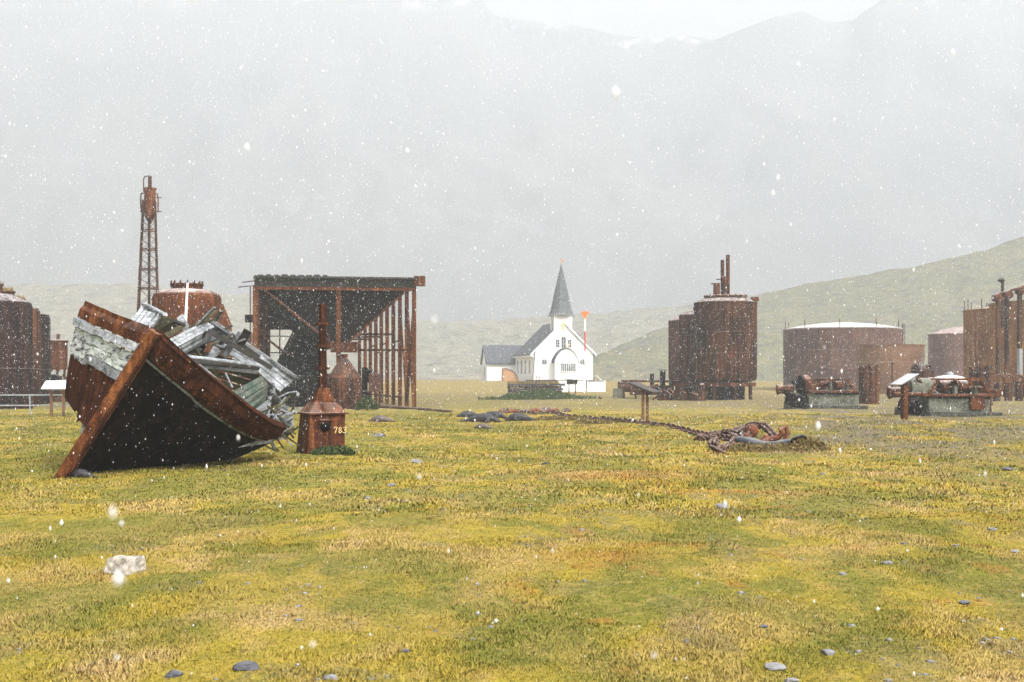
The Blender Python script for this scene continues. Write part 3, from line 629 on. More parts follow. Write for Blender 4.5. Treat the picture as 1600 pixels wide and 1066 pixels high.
# ------------------------------------------------------------ lattice tower
c = Vector((X(233, 75), 75, 0)); t_ = thing('lattice_tower', 'tall rusty lattice tower carrying a pointed steel vessel', 'tower', c)
zt = HCAM + (HOR - 333) / FPX * 75
def leg(i, z):
    f = z / zt; h_ = 1.05 * (1 - f) + .50 * f; a_ = math.pi / 4 + i * math.pi / 2 + .25
    return c + Vector((math.cos(a_) * h_ * 1.1 + (-.12 * (1 - f)), math.sin(a_) * h_ * 1.1, z))
for i in range(4): M().beam(leg(i, -.2), leg(i, zt + .8), .10).build('leg', 'rust_dark', t_)
M().tube(c + Vector((0, 0, 0)), c + Vector((0, 0, zt)), .09, n=8).build('riser_pipe', 'rust_dark', t_, True)
lv = [HCAM + (HOR - y_) / FPX * 75 for y_ in (620, 560, 505, 451, 421, 390, 360)]
lv[0] = .6
for z0, z1 in zip(lv, lv[1:] + [zt]):
    m = M()
    for i in range(4): m.beam(leg(i, z0), leg((i + 1) % 4, z0), .07)
    m.build('platform_ring', 'rust_dark', t_)
    m = M()
    for i in range(4):
        zm = (z0 + z1) / 2
        for a_, b_ in ((z0, zm), (zm, z1)): m.beam(leg(i, a_), leg((i + 1) % 4, b_), .028); m.beam(leg((i + 1) % 4, a_), leg(i, b_), .028)
    m.build('brace', 'rust_dark', t_)
zv = lambda y_: HCAM + (HOR - y_) / FPX * 75
m = M(); m.lathe(c + Vector((.05, 0, 0)), [(.05, zv(350)), (.34, zv(338)), (.36, zv(332)), (.36, zv(298)), (.42, zv(297)), (.42, zv(294)), (.12, zv(293))], 24); m.build('vessel', 'rust', t_, True)
M().tube(c + Vector((.05, 0, zv(294))), c + Vector((.05, 0, zv(275))), .12).build('stack_pipe', 'rust', t_, True)
M().path([c + Vector((-.36, 0, zv(300))), c + Vector((-.36, 0, zv(280))), c + Vector((-.28, 0, zv(276))), c + Vector((-.05, 0, zv(275)))], .04, 8).build('gooseneck', 'rust_dark', t_, True)
M().path([c + Vector((-.52, 0, zv(332))), c + Vector((-.55, 0, zv(306))), c + Vector((-.5, 0, zv(302))), c + Vector((-.35, 0, zv(302)))], .05, 8).build('side_pipe', 'rust', t_, True)
M().path([c + Vector((.4, 0, zv(304))), c + Vector((.52, 0, zv(302))), c + Vector((.58, 0, zv(310))), c + Vector((.58, 0, zv(332)))], .05, 8).build('side_pipe', 'rust', t_, True)
for y_ in (309, 331): M().tube(c + Vector((.4, -.1, zv(y_))), c + Vector((.85, -.1, zv(y_))), .03).build('bracket', 'rust_dark', t_)

# ------------------------------------------------------------ rusty tank behind the boat
Y = 48; c = Vector((X(292, Y), Y, 0)); zz = lambda y_: HCAM + (HOR - y_) / FPX * Y
t_ = thing('bolted_tank', 'orange-rust tank with a bolted neck ring right behind the boat', 'tank', c)
m = M(); m.lathe(c, [(1.40, -.1), (1.4, zz(520)), (1.4, zz(467)), (1.34, zz(461)), (1.15, zz(456)), (.8, zz(453)), (.2, zz(452))], 48); m.build('shell', 'rust', t_, True)
m = M(); m.lathe(c, [(.66, zz(454)), (.62, zz(447)), (.68, zz(446)), (.68, zz(444)), (.5, zz(444))], 32); m.build('neck', 'rust', t_, True)
for i in range(14):
    a_ = i * 2 * math.pi / 14 + .1; p = c + Vector((math.cos(a_) * .64, math.sin(a_) * .64, 0)); M().tube(p + Vector((0, 0, zz(448))), p + Vector((0, 0, zz(439.5))), .035, .03, 6).build('bolt', 'rust', t_)
m = M(); m.lathe(c + Vector((.55, .35, 0)), [(1.2, -.1), (1.22, zz(525)), (1.18, zz(506)), (1.0, zz(490)), (.85, zz(474)), (.5, zz(470))], 36, jit=.015); m.build('corroded_skirt', 'rust', t_, True)
for i in range(4):
    a_ = -2.3 + i * .6; p = c + Vector((math.cos(a_) * 1.415, math.sin(a_) * 1.415, 0)); M().beam(p, p + Vector((0, 0, zz(468))), .10, .03, (math.cos(a_), math.sin(a_), 0)).build('seam_strap', 'rust', t_)
c = Vector((X(389, 95), 95, 0)); t_ = thing('distant_tank', 'small dull red tank far behind, showing between boat and platform', 'tank', c)
M().lathe(c, [(.95, -.1), (.95, HCAM + (HOR - 523) / FPX * 95), (.8, HCAM + (HOR - 520) / FPX * 95), (.1, HCAM + (HOR - 519) / FPX * 95)], 28).build('shell', 'rust_purple', t_, True)
M().lathe(c, [(1.0, 2.2), (1.0, 2.35)], 28).build('ring', 'rust_dark', t_, True)

# ------------------------------------------------------------ loading platform with the long hopper
th = R(15); A0 = Vector((X(647, 62), 62, 0)); ax = Vector((-math.cos(th), -math.sin(th) * .5, 0)).normalized(); ay = Vector((-math.sin(th), math.cos(th), 0))
t_ = thing('loading_platform', 'tall rusty steel platform on posts carrying a long black hopper', 'platform', A0)
def pf(a_, b_, z): return A0 + ax * a_ + ay * b_ + Vector((0, 0, z))
H_ = 6.45; Wd = 8.35; Ln = 23
q = random.Random(9)
for i in range(24):
    b_ = i * .96
    m = M(); m.beam(pf(-.1 - q.uniform(0, .1), b_, H_ + .48), pf(Wd - 1.9 * b_ / Ln + q.uniform(0, .15), b_, H_ + .5), .9, .10); m.build('deck_plank', 'dark_wood', t_)
M().beam(pf(-.1, -.05, H_ + .22), pf(Wd, -.05, H_ + .22), .14, .42).build('fascia_beam', 'dark_wood', t_)
M().beam(pf(0, -.14, H_ - .10), pf(Wd, -.14, H_ - .10), .10, .16).build('front_channel', 'rust_orange', t_)
for a_, a1_ in ((0, 0), (Wd, Wd - 1.9)): M().beam(pf(a_, 0, H_ + .15), pf(a1_, Ln, H_ + .15), .14, .4).build('side_beam', 'rust_dark', t_)
for i in range(12): M().beam(pf(0, i * 2, H_ + .1), pf(Wd - 1.9 * i * 2 / Ln, i * 2, H_ + .1), .1, .26).build('deck_beam', 'rust_dark', t_)
M().box(pf(-.28, -.1, H_ + .36), (.58, .5, .52)).build('end_box', 'rust', t_)
for s_ in range(9): M().box(pf(Wd - .25 - s_ * .42, -.12, H_ + .58), (q.uniform(.2, .34), .25, q.uniform(.06, .12))).build('sleeper_end', 'dark_wood', t_)
for i, b_ in enumerate((0, 2.3, 4.6, 7, 9.4, 11.8, 14.2, 16.8, 19.4, 22.4)):
    M().beam(pf(0, b_, -.2), pf(0, b_, H_), .22, .20).build('post', 'rust_orange' if i == 0 else 'rust', t_)
    M().beam(pf(Wd - 1.9 * b_ / Ln, b_, -.2), pf(Wd - 1.9 * b_ / Ln, b_, H_), .26, .2).build('post', 'rust_orange' if i == 0 else 'rust', t_)
M().beam(pf(0, .0, 0), pf(.0, 2.3, 5.9), .14).build('brace', 'rust_dark', t_); M().beam(pf(.0, .0, 5.6), pf(0, 2.3, .1), .14).build('brace', 'rust_dark', t_)
M().beam(pf(0, 2.3, .0), pf(.0, 4.6, 5.9), .1).build('brace', 'rust_dark', t_)
for z in (.5,): M().beam(pf(0, 4, z), pf(0, 20, z), .10).build('tie_beam', 'rust_dark', t_)
for b_ in (7, 11.8, 16.8): M().beam(pf(0, b_, 4.2), pf(2.2, b_, 4.2), .12).build('tie_beam', 'rust_dark', t_)
for i in range(6):
    M().path([pf(0, 4.6 + i * 2.3, 3.2 + .5 * (i % 2)), pf(-.35, 4.6 + i * 2.3, 3.35 + .5 * (i % 2))], .05, 6).build('pipe_stub', 'rust_dark', t_)
# hopper: V trough under the deck
cx_ = Wd * .475; hb = .42; zb = 3.45
m = M(); q1 = [(.25, H_), (cx_ - hb, zb), (cx_ + hb, zb), (Wd - .25, H_)]
m.hexa([pf(a_, .35, z) for a_, z in q1] + [pf(a_ - 1.9 * a_ / Wd, 22.5, z) for a_, z in q1]); m.build('hopper', 'iron_black', t_)
for (a0, z0), (a1, z1) in ((q1[0], q1[1]), (q1[3], q1[2])): M().beam(pf(a0, .12, z0), pf(a1, .12, z1), .10, .17, (0, 1, 0)).build('front_brace', 'rust', t_)
M().beam(pf(cx_ + .05, .05, -.1), pf(cx_ + .05, .05, H_), .22, .2).build('centre_post', 'rust_orange', t_)
M().box(pf(cx_ - .25, .0, 3.25), (1.4, .5, .56)).build('outlet_box', 'rust', t_)
M().beam(pf(cx_ - 1.2, 2.2, 3.15), pf(cx_ - 4.0, 2.2, 3.15), .12).build('tie_beam', 'rust_dark', t_)
for z in (1.95, 3.0, 3.9, 4.5): M().beam(pf(Wd, 2.4, z), pf(Wd - 2.2, 2.4, z), .05).build('lattice_bar', 'rust_dark', t_)
for a_ in (Wd - .7, Wd - 1.4): M().beam(pf(a_, 2.4, 1), pf(a_, 2.4, 5), .06).build('lattice_bar', 'rust_dark', t_)
M().beam(pf(Wd, 1.8, 4.3), pf(Wd - 1.6, 1.8, 3), .12).build('brace', 'rust_dark', t_)
M().box(pf(Wd + .35, .1, 4.75), (.35, .3, .4)).build('pulley_box', 'iron_black', t_)
M().tube(pf(Wd + .28, .1, 3), pf(Wd + .28, .1, 6.5), .03, n=6).build('cable', 'rust_dark', t_)
for dz, dx in ((6.5, .9), (6.75, .7)): M().beam(pf(Wd, 0, dz), pf(Wd + dx, 0, dz - .1), .05).build('broken_bar', 'rust_dark', t_)
m = M(); m.box(pf(Wd - 3.9, 21, 5.75), (4.6, .12, 1.5)); m.build('rear_sheet', 'iron_black', t_)
for i_ in range(5): M().beam(pf(Wd - 1.9 - i_ * .5, 12 + i_, .2), pf(Wd - 2.6 - i_ * .5, 12 + i_, 3.4 + .3 * (i_ % 2)), .5, .1).build('hanging_sheet', 'iron_black', t_)
# lower black bin behind the boat
m = M(); m.hexa([pf(Wd - 1.4, 9, 1.2), pf(cx_ + .0, 9, 1.2), pf(cx_ + .0, 16, 1.2), pf(Wd - 1.4, 16, 1.2), pf(Wd - 3.2, 9, 4.9), pf(cx_ - .1, 9, 4.2), pf(cx_ - .1, 16, 4.2), pf(Wd - 3.2, 16, 4.9)]); m.jit(.2, 4); m.build('lower_chute', 'iron_black', t_)

c = Vector((X(478, 64), 64, 0)); t_ = thing('low_tank', 'low black-grey iron tank under the platform, beside the boat stern', 'tank', c)
M().box(c + Vector((-1.0, .8, .85)), (4.2, 1.6, 1.95)).jit(.05, 3).build('shell', 'iron_black', t_)
for i in range(6): M().beam(c + Vector((-2.9 + i * .75, -.02, 0)), c + Vector((-2.9 + i * .75, -.02, 1.75)), .07, .05).build('rib', 'rust_dark', t_)
c = Vector((X(538, 60), 60, 0)); t_ = thing('cone_top_kettle', 'dark red riveted kettle with a sloping cone top under the platform', 'tank', c)
m = M(); m.lathe(c, [(.86, -.1), (.9, .1), (.9, 1.62), (.15, 2.66)], 32); m.build('shell', 'rust_dark', t_, True)
M().lathe(c, [(.15, 2.65), (.2, 2.85)], 12).build('spout', 'rust', t_, True)
m = M(); m.beam(c + Vector((-.5, -.8, 0)), c + Vector((-.5, -.8, 1.5)), .08); m.build('seam_strap', 'rust', t_)
c = Vector((X(583, 63), 63, 0)); t_ = thing('feed_tank', 'small rust-red square tank on thin legs among the platform posts', 'tank', c)
M().box(c + Vector((.1, 0, 1.35)), (.62, .6, 1.0)).build('shell', 'rust_purple', t_, bev=.03)
for sx in (-1, 1):
    for sy in (-1, 1): M().beam(c + Vector((.1 + sx * .25, sy * .25, -.1)), c + Vector((.1 + sx * .25, sy * .25, .86)), .06).build('leg', 'rust_dark', t_)
c = Vector((X(570, 66), 66, 0)); t_ = thing('pump_machinery', 'black pump machinery standing beside the small square tank under the platform', 'machine', c)
q = random.Random(8)
for i in range(9):
    p = c + Vector((q.uniform(-.5, .9), q.uniform(-.4, .4), q.uniform(.2, 2.1))); m = M(); m.lathe(p, [(.05, -.25), (.18, -.23), (.2, 0), (.18, .23), (.05, .25)], 12, (q.uniform(-1, 1), .4, q.uniform(0, 1))); m.build('cylinder', 'iron_black', t_, True)
M().beam(c + Vector((0, 0, -.1)), c + Vector((0, 0, 2.2)), .3).build('frame', 'iron_black', t_)
# pipe on the ground
a_, b_ = G(588, 60), G(705, 54); m = M(); m.path([a_ + Vector((0, 0, .14)), a_.lerp(b_, .35) + Vector((0, 0, .12)), a_.lerp(b_, .7) + Vector((0, 0, .08)), b_ + Vector((0, 0, .03))], .075, 10)
single(m, 'rusty_pipe', 'chain', 'long rusty pipe lying on the grass before the platform posts', 'pipe', a_, smooth=True)

# ------------------------------------------------------------ rusty bollard casing with the number
Y = 26.; c = G(504, Y); c.z = -.02; t_ = thing('rusty_post_casing', 'rusty tapered iron box with a pyramid roof and tall post, painted with a number', 'iron box', c)
rz = Matrix.Rotation(R(26), 3, 'Z')
def rp(x_, y_, z_): return c + rz @ Vector((x_, y_, z_))
def frus(m, h0, z0, h1, z1, sh=0): m.hexa([rp(x_ * h0 - sh, y_ * h0, z0) for x_, y_ in ((-1, -1), (1, -1), (1, 1), (-1, 1))] + [rp(x_ * h1, y_ * h1, z1) for x_, y_ in ((-1, -1), (1, -1), (1, 1), (-1, 1))])
m = M(); frus(m, .44, -.1, .405, .87, .06); m.build('casing', 'rust', t_, bev=.015)
m = M(); frus(m, .47, .87, .47, .91); m.build('flange', 'rust', t_, bev=.01)
m = M(); frus(m, .42, .91, .24, 1.14); frus(m, .24, 1.14, .105, 1.46); m.build('pyramid_roof', 'rust', t_)
m = M(); frus(m, .088, 1.42, .058, 3.35); m.build('mast', 'rust_band', t_, bev=.01)
for z in (1.9, 2.4, 2.9): M().box(c + Vector((0, 0, z)), (.26, .26, .06), rz).build('collar', 'rust', t_)
M().path([rp(-.20, -.42, .72), rp(-.20, -.50, .74), rp(.05, -.50, .74), rp(.05, -.46, .68), rp(.05, -.46, .57)], .022, 8).build('handle', 'rust', t_, True)
M().lathe(rp(-.08, -.44, .60), [(.10, -.04), (.11, 0), (.08, .03), (.03, .05)], 16, rz @ Vector((0, -1, 0))).build('hatch', 'iron_black', t_, True)
M().beam(rp(.05, -.44, -.02), rp(.035, -.425, .86), .05, .02, rz @ Vector((0, -1, 0))).build('corner_strap', 'rust_dark', t_)
# number painted on the right side of the front face, slightly clear of the plate
digits(t_, rp(.12, -.468, .45), rz @ Vector((1, 0, 0)), Vector((0, .04, 1)).normalized(), .135, '783')
leafball('grass_clump', 521, 25.2, .95, .16, 'leaf', 'dark green weeds growing against the foot of the rusty iron box', 'plant', 900, .07, 3, dy=.5)
leafball('shrub', 573, 57, 1.15, .55, 'leaf', 'round bright green shrub between the iron box and the platform posts', 'shrub', 1500, .09, 4)

# ------------------------------------------------------------ church
CC = Vector((X(880, 190), 190, float(gz(8.4, 190)) - .02)); tc = R(11); ra = Vector((math.cos(tc), math.sin(tc), 0)); rb = Vector((-math.sin(tc), math.cos(tc), 0))
ch = thing('church', 'white wooden church with dark slate roof and pointed shingled steeple', 'church', CC)
def C(a_, b_, z): return CC + ra * a_ + rb * b_ + Vector((0, 0, z))
def cbox(m, a0, a1, b0, b1, z0, z1): return m.hexa([C(a0, b0, z0), C(a1, b0, z0), C(a1, b1, z0), C(a0, b1, z0), C(a0, b0, z1), C(a1, b0, z1), C(a1, b1, z1), C(a0, b1, z1)])
hw = 5.05; ev = 4.75; ap = 9.75
m = M(); m.prism([C(-hw, 0, -.3), C(hw, 0, -.3), C(hw, 0, ev), C(0, 0, ap), C(-hw, 0, ev)], rb * 15); m.build('nave_wall', 'white', ch)
for s_, lab in ((-1, 0), (1, 0)):
    m = M(); d = .22; m.prism([C(s_ * 0, -.25, ap + .03), C(s_ * 0, -.25, ap + .28), C(s_ * (hw + .45), -.25, ev - .16), C(s_ * (hw + .45), -.25, ev - .42)], rb * 15.5); m.build('roof', 'roof', ch)
    m = M(); m.prism([C(s_ * 0, -.33, ap + .0), C(s_ * 0, -.33, ap + .30), C(s_ * (hw + .5), -.33, ev - .16), C(s_ * (hw + .5), -.33, ev - .50)], rb * .07); m.build('barge_board', 'white_plain', ch)
m = M(); cbox(m, -hw - .5, -hw - .02, -.2, 15.2, ev - .62, ev - .40); m.build('eave', 'white_plain', ch)
# parish wing
m = M(); wa = -10.2; m.prism([C(wa, 15, -.4), C(wa, 20, -.4), C(wa, 20, 3.35), C(wa, 17.5, 6.2), C(wa, 15, 3.35)], ra * 7); m.build('wing_wall', 'white', ch)
for s_ in (-1, 1):
    m = M(); m.prism([C(wa - .3, 17.5, 6.23), C(wa - .3, 17.5, 6.45), C(wa - .3, 17.5 + s_ * 2.9, 3.2), C(wa - .3, 17.5 + s_ * 2.9, 3.0)], ra * 8); m.build('wing_roof', 'roof', ch)
def cwin(a_, b_, z0, z1, w_, side=False, arch=False, rnd_=False, par=ch):
    d = -rb if not side else -ra; u = ra if not side else rb; o = (C(a_, b_, 0) if not side else C(a_, b_, 0))
    def pl(x_, z, off): return o + u * x_ + d * off + Vector((0, 0, z))
    def shape(w2, za, zb_):
        if rnd_: r_ = w2; zc = (za + zb_) / 2; return [(r_ * math.cos(t_), zc + r_ * math.sin(t_)) for t_ in (i * math.pi / 12 for i in range(24))]
        if arch: return [(-w2, za), (w2, za)] + [(w2 * math.cos(t_), zb_ - w2 + w2 * math.sin(t_)) for t_ in (i * math.pi / 8 for i in range(9))]
        return [(-w2, za), (w2, za), (w2, zb_), (-w2, zb_)]
    m = M(); m.prism([pl(x_, z, .06) for x_, z in shape(w_ / 2 + .09, z0 - .09, z1 + .09)], -d * .16); f = m.build('window_frame', 'white_plain', par)
    m = M(); m.prism([pl(x_, z, .085) for x_, z in shape(w_ / 2, z0, z1)], -d * .05); m.build('pane', 'glass', f)
    m = M(); zc = (z0 + z1) / 2; hh = (z1 - z0) / 2 * .96; ww = w_ / 2 * .96
    m.beam(pl(0, z0 + .03, .10), pl(0, z1 - .03, .10), .035, .03, d)
    for k_ in (-.33, .33): m.beam(pl(-ww * .93, zc + hh * k_, .105), pl(ww * .93, zc + hh * k_, .105), .03, .03, d)
    m.build('glazing_bar', 'white_plain', f)
cwin(-.95, 0, 5.65, 6.95, .62); cwin(0.05, 0, 5.55, 7.45, .75, arch=True); cwin(1.05, 0, 5.65, 6.95, .62)
cwin(-3.2, 0, 2.8, 3.7, .9, rnd_=True); cwin(3.25, 0, 2.8, 3.75, .9, rnd_=True)
for b_ in (2.6, 6., 9.4, 12.6): cwin(-hw, b_, 1.3, 3.7, 1.0, side=True, arch=True)
cwin(wa, 17.2, 1.0, 2.6, 1.4, side=True)
# tower and steeple
m = M(); cbox(m, -1.5, 1.5, -.05, 2.95, 4, 11.0); m.build('tower_wall', 'white', ch)
cwin(-1.5, 1.3, 8.6, 10.4, .9, side=True, arch=True)
m = M(); n8 = 8; a8 = [math.pi / 8 + i * math.pi / 4 for i in range(8)]
prof = [(2.35, 10.9), (2.05, 11.2), (1.72, 12.0), (1.2, 14.6), (.62, 17.1), (.06, 19.5)]
for r_, z in prof: m.v += [C(r_ * math.cos(t_), 1.45 + r_ * math.sin(t_), z) for t_ in a8]
for i in range(len(prof) - 1):
    for j in range(8): m.f.append((i * 8 + j, i * 8 + (j + 1) % 8, i * 8 + 8 + (j + 1) % 8, i * 8 + 8 + j))
m.f += [tuple(range(8))]; m.build('steeple', 'spire', ch)
M().tube(C(0, 1.45, 19.4), C(0, 1.45, 20.5), .05, n=6).build('finial', 'ochre', ch)
m = M(); m.prism([C(-.02, 1.4, 19.9), C(.45, 1.4, 19.85), C(.3, 1.4, 20.3), C(-.05, 1.4, 20.4)], rb * .06); m.build('weather_vane', 'ochre', ch)
m = M(); m.beam(C(0, -.12, 8.5), C(0, -.12, 10.1), .28, .08, rb); m.beam(C(-.6, -.14, 9.45), C(.6, -.14, 9.45), .28, .08, rb); m.build('cross', 'yellow', ch)
M().beam(C(.65, -.1, 5.5), C(1.0, -.1, 6.3), .14, .05, rb).build('ornament', 'yellow', ch)
M().tube(C(-hw - .3, -.1, ev - .5), C(-hw + .02, -.12, 3.8), .06, n=6).build('downpipe', 'galv', ch)
M().tube(C(-hw + .25, -.15, 5.0), C(-hw - .1, -.15, -.1), .07, n=6).build('downpipe', 'roof', ch)
# porch
m = M(); cbox(m, -1.75, 2.0, -1.7, 0, -.3, 3.2); m.build('porch_wall', 'white', ch)
arc = lambda r_, o_: [(math.cos(t_), math.sin(t_)) for t_ in (i * math.pi / 2 / 8 for i in range(9))]
lf = [(-1.95, 3.0), (-1.85, 3.5), (-1.6, 4.05), (-1.2, 4.65), (-.7, 5.15), (.15, 5.45)]
m = M(); pts_ = [C(x_, -1.85, z) for x_, z in lf] + [C(2.2 - (x_ + 1.95) * .97, -1.85, z) for x_, z in lf[:-1][::-1]]
m.prism(pts_, rb * 1.9); m.build('porch_gable', 'white', ch)
def archroof(pp, name='porch_roof'):
    m = M()
    for (x0, z0), (x1, z1) in zip(pp, pp[1:]): m.beam(C(x0, -2.0, z0 + .06), C(x0, 0, z0 + .06), .01) if False else m.hexa([C(x0, -2.0, z0), C(x1, -2.0, z1), C(x1, 0, z1), C(x0, 0, z0), C(x0 - .06, -2.0, z0 + .16), C(x1 - .06, -2.0, z1 + .16), C(x1 - .06, 0, z1 + .16), C(x0 - .06, 0, z0 + .16)])
    return m.build(name, 'roof', ch)
archroof(lf); archroof([(2.2 - (x_ + 1.95) * .97, z) for x_, z in lf], 'porch_roof')
m = M(); cbox(m, -.85, 1.75, -1.74, -1.6, 1.65, 3.0); m.build('porch_opening', 'glass', ch)
for i in range(9): a_ = -.8 + i * 2.5 / 8; M().beam(C(a_, -1.78, 1.6), C(a_, -1.78, 3.05), .08, .05, rb).build('baluster', 'white_plain', ch)
m = M(); m.beam(C(-.95, -1.8, 1.6), C(1.85, -1.8, 1.6), .14, .1); m.build('sill', 'white_plain', ch)
for z_ in (.4, .95): M().beam(C(-.2, -1.74, z_), C(1.1, -1.74, z_), .06, .06).build('door_rail', 'galv', ch)
M().beam(C(hw - .1, -2.2, 1.1), C(hw + 1.3, -2.6, -.2), .1).build('handrail', 'white_plain', ch)
c = Vector((X(798, 194), 194, .8)); t_ = thing('wooden_windbreak', 'orange-brown curved wooden windbreak against the church side wall', 'windbreak', c)
y0 = 194; top = [(786.5, 597), (811.5, 597), (809, 590), (805, 583.5), (799, 579), (792, 576.8), (786.5, 576)]
M().prism([P(a_, b_, y0) for a_, b_ in top], (-.3, 1.2, 0)).build('boards', 'ochre', t_)
M().path([P(a_, b_ - .4, y0 - .1) for a_, b_ in top[2:]], .07, 6).build('rim', 'post_wood', t_)
# gate posts/grave crosses near the wall
for px_ in (838, 842.5):
    c = Vector((X(px_, 176), 176, float(gz(X(px_, 176), 176)))); m = M(); m.beam(c, c + Vector((0, 0, 1.1)), .09); m.beam(c + Vector((-.3, 0, .8)), c + Vector((.3, 0, .8)), .08)
    single(m, 'grave_cross', 'panel_dark', 'tiny dark cross before the church wall, ' + ('left one of the pair' if px_ < 840 else 'right one of the pair'), 'cross', c)
# white board fence before the church
def bfence(p0, p1, Y, h_, mat, label, low):
    x0, x1 = X(p0, Y), X(p1, Y); base = Vector(((x0 + x1) / 2, Y, 0)); t_ = thing('board_fence', label, 'fence', base)
    n_ = int((x1 - x0) / .22); m = M(); q = random.Random(p0)
    for i in range(n_):
        xx_ = x0 + (i + .5) * (x1 - x0) / n_; m.box((xx_, Y, low + h_ / 2 + q.uniform(-.02, .02)), ((x1 - x0) / n_ * .93, .03, h_))
    m.build('boards', mat, t_); M().box(((x0 + x1) / 2, Y - .04, low + h_), (x1 - x0, .12, .07)).build('cap_rail', 'galv', t_)
    for k_ in range(3): M().box((x0 + (x1 - x0) * k_ / 2, Y + .1, h_ / 2), (.12, .12, h_ + .2)).build('post', 'white_plain', t_)
bfence(872, 912, 124, 1.25, 'white_plain', 'weathered white board fence directly behind the small dark information board', .05)
bfence(918, 945, 124, 1.2, 'white_plain', 'short clean white board fence right of the beacon pole', .0)
c = Vector((X(880, 140), 140, 0)); t_ = thing('graveyard_wall', 'long low brownish wall running in front of the church', 'wall', c)
for i in range(9):
    x0 = X(822, 140) + i * (X(935, 140) - X(822, 140)) / 9; x1 = x0 + (X(935, 140) - X(822, 140)) / 9 - .02
    M().box(((x0 + x1) / 2, 140, .55), (x1 - x0, .4, 1.3)).jit(.03, i).build('wall_panel', 'concrete_d', t_)
M().box((X(878, 140), 140, 1.24), (X(935, 140) - X(822, 140), .5, .08)).build('coping', 'rust_purple', t_)
# beacon
Y = 127; c = Vector((X(914, Y), Y, 0)); t_ = thing('beacon_pole', 'tall red and white beacon pole topped by an orange triangle', 'beacon', c)
zz = lambda y_: HCAM + (HOR - y_) / FPX * Y
for y0_, y1_, mt in ((614, 548, 'white_plain'), (548, 518, 'red'), (518, 497, 'white_plain')):
    M().tube((c.x, Y, zz(y0_)), (c.x, Y, zz(y1_)), .085, n=10).build('pole_section', mt, t_, True)
M().prism([P(906.8, 487, Y - .2), P(921, 487, Y - .2), P(914, 499.5, Y - .2)], (0, .08, 0)).build('triangle', 'orange', t_)
M().box((c.x + .25, Y - .1, zz(564)), (.6, .4, .75)).build('lamp_box', 'white_plain', t_, bev=.03)

# ------------------------------------------------------------ stone ruin with green bank
Y = 92; c = Vector((X(834, Y), Y, float(gz(X(834, Y), Y)))); t_ = thing('stone_platform', 'low dark block of stacked rusty stone with dead grass on top, before the church', 'stone block', c)
q = random.Random(31)
for row in range(5):
    x_ = X(793, Y); m = M()
    while x_ < X(875, Y):
        w_ = q.uniform(.25, .6); m.box((x_ + w_ / 2, Y + q.uniform(-.05, .1), .28 + row * .19 + q.uniform(-.02, .02)), (w_ * .93, 1.8, .17)); x_ += w_
    m.jit(.025, row); m.build('stone_course', 'rust_dark' if row % 2 else 'stone_d', t_)
m = M(); q = random.Random(4)
for _ in range(700):
    p = Vector((q.uniform(X(794, Y), X(873, Y)), Y + q.uniform(-.9, .9), 1.1)); m.add([p + Vector((-.06, 0, 0)), p + Vector((.06, 0, 0)), p + Vector((q.uniform(-.1, .1), q.uniform(-.1, .1), q.uniform(.05, .26)))], [(0, 1, 2)])
m.build('dead_grass', 'leaf_dry', t_)
m = M(); q = random.Random(6)
for _ in range(4200):
    u_ = max(-1.5, min(1.5, q.gauss(0, .5))); x_ = X(842, 86) + u_ * 3.0; y_ = 86 + q.uniform(-1.8, 3.6); h_ = .45 * max(0, 1 - u_ * u_) * (.5 + fbm(x_ * 1.5, y_, 2, 90)) * max(0, 1 - abs(y_ - 88.6) / 4.4) + .02
    p = Vector((x_, y_, float(gz(x_, y_)) + h_)); m.add([p + Vector((-.10, 0, -.12)), p + Vector((.10, 0, -.12)), p + Vector((q.uniform(-.12, .12), q.uniform(-.15, .05), q.uniform(.08, .24)))], [(0, 1, 2)])
gb = single(m, 'weed_bank', 'leaf', 'bank of bright green weeds below the low stone block', 'weeds', G(842, 86)); gb['kind'] = 'stuff'

# ------------------------------------------------------------ right-hand cooker tanks
def cooker(px, Y, r, z0, z1, label, mat='rust_dark', top=True):
    c = Vector((X(px, Y), Y, 0)); t_ = thing('cooker_tank', label, 'tank', c, 'cluster of raised cooker tanks')
    m = M(); m.lathe(c, [(r * .72, z0 - .02), (r * .96, z0 + .18), (r, z0 + .4), (r, z0 + 2.), (r + .02, z0 + 2.01), (r + .02, z0 + 2.08), (r, z0 + 2.09), (r, z0 + 3.5), (r + .02, z0 + 3.51), (r + .02, z0 + 3.58), (r, z0 + 3.59), (r, z1 - .45), (r * 1.01, z1 - .43), (r * 1.01, z1 - .33), (r * .98, z1 - .3), (r * .80, z1 - .1), (r * .5, z1)], 48); m.build('shell', mat, t_, True)
    for i in range(4):
        a_ = -2.9 + i * .75; p = c + Vector((math.cos(a_) * (r + .02), math.sin(a_) * (r + .02), 0)); M().beam(p + Vector((0, 0, z0 + .4)), p + Vector((0, 0, z1 - .45)), .09, .03, (math.cos(a_), math.sin(a_), 0)).build('seam_strap', mat, t_)
    M().lathe(c, [(r * .98, z0 - .28), (r * .98, z0 - .0)], 8).build('ring_beam', 'rust', t_)
    for i in range(8):
        a_ = i * math.pi / 4 + .2; p = c + Vector((math.cos(a_) * r * .85, math.sin(a_) * r * .85, -.1)); M().beam(p, p + Vector((0, 0, z0 - .1)), .22).build('leg', 'rust_dark', t_)
    M().lathe(c, [(r * .6, -.1), (r * .62, z0 - .3)], 24).build('fire_box', 'iron_black', t_, True)
    return t_, c
Y = 83; zz = lambda y_: HCAM + (HOR - y_) / FPX * Y
t_, c = cooker(1133.5, Y, 2.24, 1.25, zz(466), 'big rusty raised tank with two tall stacks, front one of the cluster')
